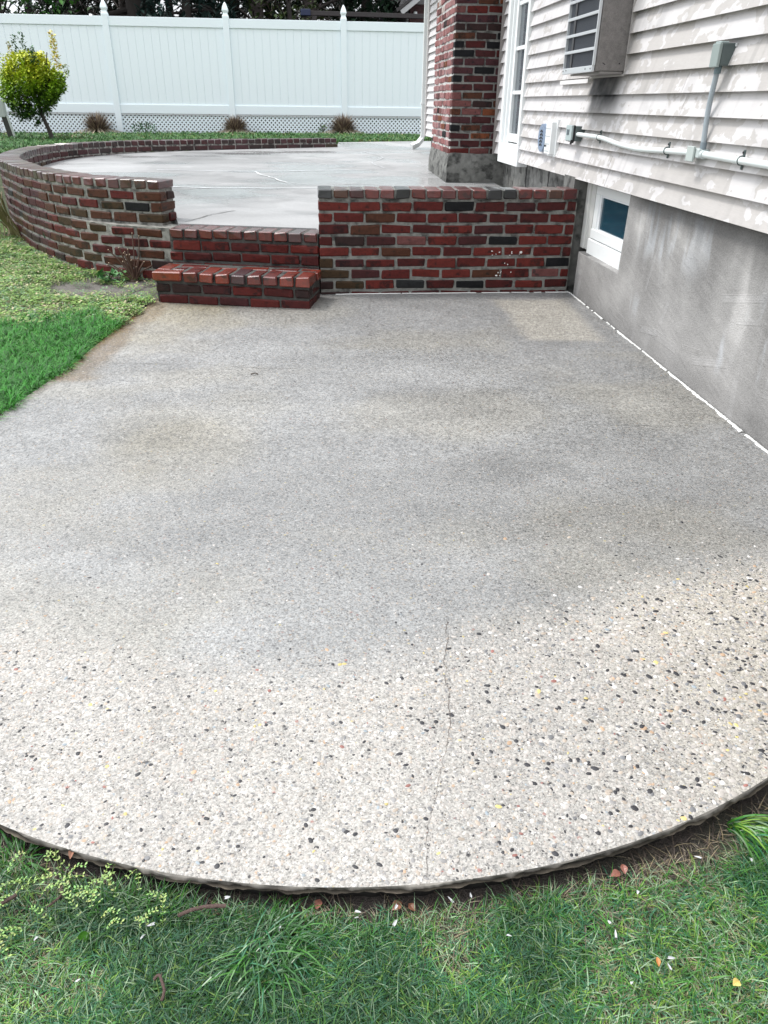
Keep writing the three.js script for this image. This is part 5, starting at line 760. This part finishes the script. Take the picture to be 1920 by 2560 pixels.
{ // clipped golden tree
  const t = thing('small_tree', 'small leaning tree with a clipped round golden-green crown', 'tree', [-4.33, 0.62, -14.6]);
  const wood = std([0.055, 0.045, 0.04], 0.85, { bumpMap: T.grainBump, bumpScale: 0.004 });
  const trunk = tube([[0, -0.02, 0], [-0.02, 0.12, 0], [-0.07, 0.3, 0.02], [-0.13, 0.5, 0.02], [-0.17, 0.68, 0]], 0.032, 20, 8); { const p = trunk.attributes.position; for (let i = 0; i < p.count; i++) { const y = p.getY(i), k = 1.25 - 0.55 * clamp(y / 0.6, 0, 1), cx = -0.25 * y + 0.02; p.setX(i, cx + (p.getX(i) - cx) * k); p.setZ(i, p.getZ(i) * k); } }
  const limbs = [trunk]; const rb = rng(2); for (let i = 0; i < 16; i++) { const a = rb() * 6.283, h = 0.35 + 0.25 * rb(), q = 0.2 + 0.2 * rb(), x0 = -0.25 * h; limbs.push(tube([[x0, h, 0], [x0 + Math.cos(a) * q * 0.5, h + 0.15 + 0.2 * rb(), Math.sin(a) * q * 0.5], [x0 + Math.cos(a) * q, h + 0.1 + 0.6 * rb(), Math.sin(a) * q]], 0.008, 8, 5)); }
  mesh('trunk', merge(limbs), wood, t);
  const C = [-0.15, 0.80, 0], holes = [[-0.22, 0.56, 0.35, 0.13], [0.05, 0.45, 0.35, 0.09], [-0.1, 0.35, 0.3, 0.09]];
  mesh('crown', leafCloud(19000, 51, (r) => {
    const u = r() * 2 - 1, a = r() * 6.283, q = Math.pow(r(), 0.28), s = Math.sqrt(1 - u * u); let x = Math.cos(a) * s * q, y = u * q, z = Math.sin(a) * s * q; const bump = 0.70 + 0.60 * fbm(x * 3.2 + 5 + z, y * 3.2 + z * 2, 3); x *= 0.50 * bump; y *= 0.50 * bump; z *= 0.5 * bump; if (y < -0.1 && x > 0.1) y *= 1 - 1.0 * (x - 0.1); if (y < 0) x -= 0.03; const P = [C[0] + x, C[1] + y, C[2] + z]; if (fbm(x * 7 + 2, y * 7 + z * 5, 3) < 0.395) return null; for (const [hx, hy, , hr] of holes) if (Math.hypot(P[0] - hx, P[1] - hy) < hr && r() < 0.8) return null; return P;
  }, 0.052, (x, y, z, r) => { const h = clamp((y - 0.42) / 0.75 + 0.5 * (fbm(x * 6, y * 6 + z * 4, 3) - 0.5) + 0.3 * (r() - 0.5) + 0.15 * (Math.hypot(x - C[0], z) / 0.5 - 0.7), 0, 1), v = 0.75 + 0.5 * r(); const a = [0.025, 0.08, 0.012], b = [0.21, 0.37, 0.015], c = [0.60, 0.62, 0.05]; const f = h < 0.55 ? a.map((q, i) => lerp(q, b[i], h / 0.55)) : b.map((q, i) => lerp(q, c[i], (h - 0.55) / 0.45)); return f.map((q) => q * v); }, 0.34), leafM, t);
  const spray = (x, z, y0, y1, wd, n, seed, col) => leafCloud(n, seed, (r) => { const u = r(); return [x + (r() - 0.5) * wd * (1.1 - 0.6 * u), lerp(y0, y1, u), z + (r() - 0.5) * wd]; }, 0.04, (a, b, c, r) => col.map((q) => q * (0.75 + 0.5 * r())), 0.36);
  mesh('shoot', merge([spray(0.275, 0, 1.05, 1.57, 0.12, 330, 1, [0.62, 0.56, 0.12]), spray(0.40, 0, 0.95, 1.12, 0.1, 60, 2, [0.3, 0.36, 0.06])]), leafM, t, 'tall yellow shoot standing above the crown');
  mesh('shoot', merge([spray(-0.42, 0, 1.15, 1.43, 0.08, 70, 3, [0.36, 0.34, 0.12]), spray(-0.55, 0.1, 0.85, 1.0, 0.1, 60, 9, [0.35, 0.4, 0.05])]), leafM, t);
  for (const a of [[-0.33, 0, 1.2, 1.50, 0.10, 70, 4, [0.05, 0.12, 0.06]], [-0.2, 0, 1.25, 1.56, 0.12, 90, 5, [0.05, 0.12, 0.06]], [0.02, 0.3, 1.1, 1.34, 0.13, 150, 6, [0.03, 0.11, 0.03]]]) mesh('shoot', spray(...a), leafM, t, 'dark green shoot sticking out of the golden crown');
}
function mound(x, z, label, s, seed) { // clipped ornamental grass in winter
  const m = thing('grass_mound', label, 'grass mound', [x, groundY(x, z), z], 'clipped brown grass mounds along the fence'), r = rng(seed), mb = new MB();
  for (let i = 0; i < 850; i++) { const a = r() * 6.283, e = Math.asin(Math.pow(r(), 0.7)), L = s * (0.75 + 0.35 * r()), c0 = r(), c = c0 < 0.45 ? [0.17, 0.125, 0.10] : c0 < 0.75 ? [0.08, 0.058, 0.048] : [0.36, 0.30, 0.22], w = 0.006, d = [Math.cos(a) * Math.cos(e), Math.sin(e), Math.sin(a) * Math.cos(e)], b = [0.05 * Math.cos(a), 0, 0.05 * Math.sin(a)], p = [b[0] + d[0] * L, d[1] * L * 1.02, b[2] + d[2] * L], q = [b[0] + d[0] * L * 0.6, d[1] * L * 0.75, b[2] + d[2] * L * 0.6]; const o = [-Math.sin(a) * w, 0, Math.cos(a) * w]; mb.quad([b[0] - o[0], 0, b[2] - o[2]], [b[0] + o[0], 0, b[2] + o[2]], [q[0] + o[0], q[1], q[2] + o[2]], [q[0] - o[0], q[1], q[2] - o[2]], c); mb.tri([q[0] - o[0], q[1], q[2] - o[2]], [q[0] + o[0], q[1], q[2] + o[2]], p, c.map((v) => v * 1.2)); }
  for (let i = 0; i < 120; i++) { const a = r() * 6.283, L = s * (0.7 + 0.7 * r()), c = [0.4, 0.34, 0.25], x0 = Math.cos(a) * 0.1, z0 = Math.sin(a) * 0.1, x1 = Math.cos(a) * L, z1 = Math.sin(a) * L; mb.quad([x0, 0.12, z0], [x0 + 0.008, 0.12, z0], [x1 + 0.008, 0.015, z1], [x1, 0.015, z1], c); }
  mesh('blade', mb.geo(), std([1, 1, 1], 0.8, { vertexColors: true }), m).userData.kind = 'stuff';
}
mound(-4.27, -17.55, 'brown clipped grass mound at the first fence post from the left', 0.40, 1);
mound(-1.52, -17.65, 'brown clipped grass mound at the middle fence post', 0.36, 2);
mound(0.72, -17.6, 'brown clipped grass mound at the fence post nearest the house', 0.39, 3);
function sprig(label, category, x, z, n, h, w, tones, seed, leaf = 0.06) { const s = thing('plant', label, category, [x, groundY(x, z), z]); mesh('leaves', leafCloud(n, seed, (r) => { const a = r() * 6.283, q = w * Math.sqrt(r()); return [Math.cos(a) * q, h * r() * (1 - 0.5 * q / w), Math.sin(a) * q]; }, leaf, (a, b, c, r) => { const t = tones[Math.floor(r() * tones.length)], v = 0.7 + 0.6 * r(); return t.map((k) => k * v); }, 0.25), leafM, s); const st = []; for (let i = 0; i < 6; i++) { const a = i; st.push(tube([[0, 0, 0], [Math.cos(a) * w * 0.4, h * 0.5, Math.sin(a) * w * 0.4], [Math.cos(a) * w * 0.7, h * 0.85, Math.sin(a) * w * 0.7]], 0.004, 6, 4)); } mesh('stem', merge(st), std([0.06, 0.07, 0.03], 0.8), s); return s; }
sprig('dark green leafy clump at the fence foot right of the first mound', 'plant', -3.35, -17.55, 220, 0.26, 0.26, [G.blue, G.deep], 4);
sprig('small green sprig at the fence foot left of the mound by the house', 'plant', 0.3, -17.85, 60, 0.22, 0.1, [G.mid, G.lime], 5);
sprig('low pale weeds at the foot of the golden tree', 'plant', -3.95, -14.5, 160, 0.14, 0.3, [G.pale, G.straw, G.lime], 6, 0.05);
{ const x = -5.95, z = -16.0, s = thing('shrub', 'bare reddish shrub at the left edge behind the meter box', 'shrub', [x, groundY(x, z), z]); mesh('leaves', leafCloud(700, 14, (r) => { const a = r() * 6.283, q = 0.38 * Math.sqrt(r()); return [Math.cos(a) * q, 0.05 + 0.4 * r(), Math.sin(a) * q]; }, 0.05, (a, b, c, r) => [0.13, 0.06, 0.05].map((k) => k * (0.5 + r())), 0.2), leafM, s); const st = []; const r = rng(4); for (let i = 0; i < 14; i++) { const a = r() * 6.283, q = 0.2 + 0.2 * r(); st.push(tube([[0, 0, 0], [Math.cos(a) * q * 0.5, 0.25, Math.sin(a) * q * 0.5], [Math.cos(a) * q, 0.45, Math.sin(a) * q]], 0.006, 6, 4)); } mesh('stem', merge(st), std([0.1, 0.05, 0.04], 0.8), s); }
{ // meter box on a leaning stake
  const x = -5.22, z = -15.3, b = thing('meter_box', 'grey box on a leaning post at the left edge by the fence', 'utility box', [x, groundY(x, z), z]);
  mesh('box', bx(-0.25, -0.03, 0.34, 0.62, -0.06, 0.06, 0.01), std([0.42, 0.46, 0.44], 0.6), b); const p1 = bx(-0.05, 0.04, 0, 0.36, -0.045, 0.045); p1.rotateZ(0.16); mesh('post', p1, std([0.05, 0.05, 0.045], 0.9), b); const p2 = bx(0.02, 0.05, 0, 0.36, 0.05, 0.075); p2.rotateZ(0.17); p2.translate(0.03, 0, 0); mesh('stake', p2, std([0.5, 0.54, 0.52], 0.6), b);
}
{ // pruned rose stems beside the step
  const x = -1.33, z = -5.86, b = thing('pruned_shrub', 'pruned bare shrub with upright brown stems beside the brick steps', 'shrub', [x, groundY(x, z), z]), r = rng(15), st = [], tips = [];
  for (let i = 0; i < 20; i++) { const a = r() * 6.283, q = 0.03 + 0.16 * r(), h = 0.09 + 0.19 * r() * (1.1 - q * 2), mx = Math.cos(a) * q * 0.45 + (r() - 0.5) * 0.03, mz = Math.sin(a) * q * 0.3, p = [[(r() - 0.5) * 0.03, 0, (r() - 0.5) * 0.03], [mx, h * 0.55, mz], [Math.cos(a) * q, h, Math.sin(a) * q * 0.6]]; st.push(tube(p, 0.0048 + 0.003 * r(), 8, 5)); if (r() < 0.6) { const e = [p[1][0] + (r() - 0.5) * 0.09, p[1][1] + 0.05 + 0.05 * r(), p[1][2] + (r() - 0.5) * 0.05]; st.push(tube([p[1], e], 0.0026, 4, 5)); tips.push(e); } tips.push(p[2]); }
  for (const h of [0.34, 0.32]) { const dx = h === 0.34 ? 0.03 : 0.075; const p = [[0, 0, 0], [dx * 0.7, h * 0.5, 0], [dx, h, 0]]; st.push(tube(p, 0.0042, 8, 5)); tips.push(p[2]); }
  mesh('stem', merge(st), std([0.10, 0.055, 0.04], 0.7), b);
  mesh('cut_tip', merge(tips.map(([a, c, d]) => { const g = new THREE.SphereGeometry(0.0042, 6, 5); g.translate(a, c, d); return g; })), std([0.5, 0.4, 0.28], 0.8), b);
  mesh('crown_base', new THREE.SphereGeometry(0.035, 8, 6).scale(1.3, 0.5, 1), std([0.06, 0.04, 0.03], 0.9), b);
}
sprig('broad-leaved green plant in the bed left of the pruned shrub', 'plant', -1.52, -5.86, 34, 0.09, 0.09, [[0.06, 0.2, 0.06], [0.1, 0.26, 0.08]], 16, 0.085);
{ // drooping perennial by the curved wall
  const x = -2.78, z = -7.62, b = thing('perennial', 'bent olive-stemmed perennial against the curved wall at the left edge', 'plant', [x, groundY(x, z), z]), r = rng(17), st = [], dry = [];
  for (let i = 0; i < 24; i++) { const q = 0.10 + 0.32 * r(), h = 0.22 + 0.26 * r(), dz = (r() - 0.5) * 0.2; st.push(tube([[0.06 + 0.12 * (r() - 0.5), 0, (r() - 0.5) * 0.1], [-q * 0.15, h * 0.6, dz * 0.4], [-q * 0.5, h, dz * 0.8], [-q, h * (1.02 - 0.2 * r()), dz]], 0.0058, 12, 5)); }
  for (let i = 0; i < 12; i++) { const a = -0.32 * r(), h = 0.12 + 0.3 * r(); dry.push(tube([[a, 0, (r() - 0.5) * 0.12], [a + 0.03, h * 0.6, 0], [a + (r() - 0.4) * 0.16, h, (r() - 0.5) * 0.1]], 0.0045, 6, 5)); }
  mesh('stem', merge(st), std([0.13, 0.12, 0.04], 0.55), b); mesh('dry_stem', merge(dry), std([0.42, 0.34, 0.24], 0.8), b);
  mesh('leaves', leafCloud(150, 18, (q) => [-0.06 - 0.36 * q(), 0.16 + 0.3 * q(), (q() - 0.5) * 0.24], 0.055, (a, c, d, q) => (q() < 0.5 ? [0.16, 0.14, 0.05] : [0.09, 0.055, 0.03]).map((k) => k * (0.6 + 0.8 * q())), 0.2), leafM, b);
}
{ const x = -2.22, z = -6.85, s = thing('bulb_plant', 'blue-green bulb leaves rising from the weeds at the left', 'plant', [x, groundY(x, z), z]), mb = new MB(), r = rng(3); for (let i = 0; i < 14; i++) { const a = r() * 6.283, L = 0.14 + 0.1 * r(), d = 0.06 * r(), w = 0.007, c = [0.05, 0.13, 0.085]; mb.quad([-w, 0, 0], [w, 0, 0], [Math.cos(a) * d + w, L * 0.7, Math.sin(a) * d], [Math.cos(a) * d - w, L * 0.7, Math.sin(a) * d], c); mb.tri([Math.cos(a) * d + w, L * 0.7, Math.sin(a) * d], [Math.cos(a) * d - w, L * 0.7, Math.sin(a) * d], [Math.cos(a) * d * 1.8, L, Math.sin(a) * d * 1.8], c); } mesh('leaves', mb.geo(), leafM, s); }

// ---------------------------------------------------------------- beyond the fence
{
  const wood = std([0.05, 0.043, 0.04], 0.95, { bumpMap: T.grainBump, bumpScale: 0.01 });
  function tree(name, label, x, z, h, w, tr, kind, tones, seed, n = 2600, leaf = 0.3, y0 = 0.12) {
    const t = thing(name, label, 'tree', [x, 0.6, z]), r = rng(seed), limbs = [];
    const tg = new THREE.CylinderGeometry(tr * 0.35, tr, h * 0.95, 9, 6); { const p = tg.attributes.position; for (let i = 0; i < p.count; i++) { const y = p.getY(i); p.setX(i, p.getX(i) * (0.9 + 0.2 * vn(y * 2, seed)) + 0.15 * (vn(y * 0.5, seed + 3) - 0.5)); } } tg.translate(0, h * 0.475, 0); limbs.push(tg);
    const nb = kind === 'bare' ? 46 : 22; for (let i = 0; i < nb; i++) { const a = r() * 6.283, hh = h * (0.16 + 0.74 * r()), q = w * (0.5 + 0.5 * r()) * (kind === 'cone' ? 1 - hh / h * 0.8 : 0.9), up = kind === 'cone' ? -0.1 : 0.5; limbs.push(tube([[0, hh, 0], [Math.cos(a) * q * 0.5, hh + q * up * 0.4 + (r() - 0.5) * 0.2, Math.sin(a) * q * 0.5], [Math.cos(a) * q, hh + q * up + (r() - 0.5) * 0.4, Math.sin(a) * q]], tr * 0.12 + 0.012, 8, 4)); }
    mesh('trunk', merge(limbs), kind === 'bare' ? std([0.09, 0.075, 0.07], 0.95) : wood, t);
    mesh('crown', leafCloud(n, seed + 9, (q) => { const u = q(), a = q() * 6.283; if (kind === 'cone') { const yy = h * (y0 + (1 - y0) * (1 - Math.sqrt(1 - u * 0.98))), rr = w * (1 - yy / h) * (0.45 + 0.55 * Math.sqrt(q())), droop = -0.25 * rr; if (vn(a * 3.2, yy * 2.2) < 0.3) return null; return [Math.cos(a) * rr, yy + droop, Math.sin(a) * rr]; } const yy = h * (y0 + (1 - y0) * u), s = Math.sqrt(Math.max(0, 1 - (2 * u - 1) ** 2)), rr = w * s * Math.pow(q(), 0.4); if (fbm(a * 2 + seed, yy * 1.6, 3) < 0.36) return null; return [Math.cos(a) * rr, yy, Math.sin(a) * rr]; }, leaf, (a, b, c, q) => { const k = tones[Math.floor(q() * tones.length)], v = 0.5 + 0.9 * q(); return k.map((m) => m * v); }, kind === 'bare' ? 0.06 : kind === 'cone' ? 0.16 : 0.34), leafM, t);
    return t;
  }
  const DG = [[0.01, 0.028, 0.014], [0.016, 0.042, 0.02]], BG = [[0.03, 0.12, 0.015], [0.06, 0.19, 0.025], [0.015, 0.07, 0.01]], SP = [[0.018, 0.042, 0.036], [0.03, 0.06, 0.052]], TW = [[0.07, 0.055, 0.05], [0.045, 0.038, 0.034]], YG = [[0.06, 0.09, 0.02], [0.04, 0.07, 0.015]];
  tree('leafy_tree', 'bright green leafy tree above the fence at the far left', -7.2, -22, 5.2, 2.0, 0.12, 'round', BG, 1, 5200, 0.15, 0.1);
  tree('conifer', 'dark conifer behind the fence right of the bright green tree', -6.6, -27, 9, 2.6, 0.22, 'cone', DG, 2, 4200, 0.4, 0.05);
  tree('bare_tree', 'bare twiggy tree behind the fence left of the first post', -5.0, -25, 7, 1.9, 0.12, 'bare', TW, 3, 1800, 0.4, 0.2);
  tree('conifer', 'thick-trunked dark evergreen right of the first fence post', -4.25, -23.5, 11, 2.2, 0.42, 'cone', DG, 4, 2600, 0.4, 0.3);
  tree('spruce', 'blue-green spruce with drooping boughs between the first two posts', -2.9, -22.5, 6.5, 2.1, 0.16, 'cone', SP, 5, 5200, 0.26, 0.05);
  tree('conifer', 'very dark conifer behind the second fence post', -2.0, -26, 10, 2.2, 0.25, 'cone', DG, 6, 4200, 0.4, 0.05);
  tree('bare_tree', 'brown bare tree right of the second fence post', -1.25, -24, 8, 1.4, 0.2, 'bare', [[0.09, 0.06, 0.05], [0.06, 0.06, 0.03]], 7, 1800, 0.35, 0.15);
  tree('leafy_tree', 'olive-green shrubby tree between the middle and right posts', -0.45, -23, 4.6, 1.2, 0.1, 'round', YG, 8, 2600, 0.13, 0.1);
  tree('bare_tree', 'grey straight-trunked bare tree above the middle bay of the fence', 0.1, -26, 9, 1.5, 0.24, 'bare', TW, 9, 1500, 0.4, 0.2);
  tree('conifer', 'dark conifer above the fence left of the third post', 0.25, -29, 9.5, 1.5, 0.22, 'cone', DG, 10, 3800, 0.38, 0.05);
  tree('bare_tree', 'bare branching tree with sky showing through near the brown beam', 1.1, -27.5, 8, 2.0, 0.13, 'bare', TW, 11, 900, 0.4, 0.2);
  tree('conifer', 'dark green conifer above the fence right of the third post', 1.75, -25.5, 8, 1.3, 0.2, 'cone', DG, 12, 3800, 0.34, 0.05);
  tree('bare_tree', 'bare tree left of the neighbouring house gable', 2.6, -28, 8, 1.6, 0.18, 'bare', TW, 13, 1100, 0.4, 0.2);
  { const far = new THREE.Group(); far.name = 'distant_wood'; scene.add(far); tag(far, 'dark mass of distant trees behind the neighbouring gardens', 'trees', null, 'stuff'); const r = rng(99); mesh('foliage', leafCloud(26000, 77, (q) => { const x = lerp(-22, 12, q()), top = 6.5 + 3 * fbm(x * 0.35, 2, 3), y = top * q(); if (fbm(x * 1.3, y * 1.3, 3) < 0.43) return null; return [x, 0.5 + y, -37 + 3 * q()]; }, 0.42, (a, b, c, q) => (q() < 0.5 ? [0.018, 0.03, 0.018] : [0.05, 0.043, 0.038]).map((k) => k * (0.5 + q())), 0.25), leafM, far); const tr = []; for (let i = 0; i < 40; i++) { const x = lerp(-22, 12, r()), g = new THREE.CylinderGeometry(0.1, 0.2, 10, 6); g.translate(x, 5.4, -36 + r()); tr.push(g); } mesh('trunks', merge(tr), wood, far); }
  // neighbour's beam, blue panel and house
  const bm2 = thing('pergola', 'dark brown pergola beam above the fence beside the house', 'pergola', [1.45, 0.6, -20]); mesh('beam', (() => { const g = bx(-1.35, 1.6, 2.335, 2.42, -0.06, 0.06, 0.005); g.rotateZ(-0.006); return g; })(), std([0.035, 0.028, 0.028], 0.7), bm2); for (const x of [-1.25, 1.5]) mesh('post', bx(x - 0.05, x + 0.05, 0, 2.34, -0.05, 0.05), std([0.035, 0.028, 0.028], 0.7), bm2);
  const pn = mesh('canopy', bx(-0.10, 0.12, -0.02, 0.10, -0.1, 0.1, 0.01), std([0.012, 0.02, 0.06], 0.6)); pn.position.set(0.0, 2.955, -20); tag(pn, 'small dark blue canopy end at the left tip of the brown beam', 'canopy');
  const h = thing('house', 'neighbouring house with a pale gable eave and brick wall above the fence', 'house', [3.2, 0.5, -25]);
  mesh('wall', bx(-0.35, 5, 0, 3.6, -6, 0), std([0.42, 0.41, 0.42], 0.8), h); mesh('brick_pier', boxUV(bx(-0.30, 0.32, 0, 3.16, 0, 0.25), 2), std(TONES.maroon, 0.7, { map: T.brick, bumpMap: T.brickBump, bumpScale: 0.004 }), h);
  const ev = bx(-1.6, 4, -0.06, 0.06, -0.1, 0.7); ev.rotateZ(0.62); ev.translate(0.72, 3.85, 0); mesh('eave', ev, std([0.5, 0.5, 0.5], 0.6), h); const rf = bx(-1.7, 4, 0.05, 0.12, -6, 0.72); rf.rotateZ(0.62); rf.translate(0.72, 3.88, 0); mesh('roof', rf, std([0.06, 0.055, 0.055], 0.9), h);
  const wn = part('window', h, [0.72, 2.9, 0.03]); mesh('frame', merge([bx(-0.24, 0.24, 0.45, 0.53, -0.03, 0.03), bx(-0.24, -0.17, -0.5, 0.45, -0.03, 0.03), bx(0.17, 0.24, -0.5, 0.45, -0.03, 0.03), bx(-0.02, 0.02, -0.5, 0.45, -0.02, 0.02)]), M.white, wn); mesh('pane', bx(-0.17, 0.17, -0.5, 0.45, -0.02, -0.01), M.glass, wn);
  const lp = thing('wall_lamp', 'small white lamp on the neighbouring brick wall', 'lamp', [3.05, 3.42, -24.72]); mesh('lamp_shade', new THREE.CylinderGeometry(0.05, 0.07, 0.13, 10), M.white, lp); mesh('bracket', bx(-0.02, 0.02, 0.05, 0.09, -0.06, 0.0), M.dark, lp);
}
renderer.render(scene, camera);
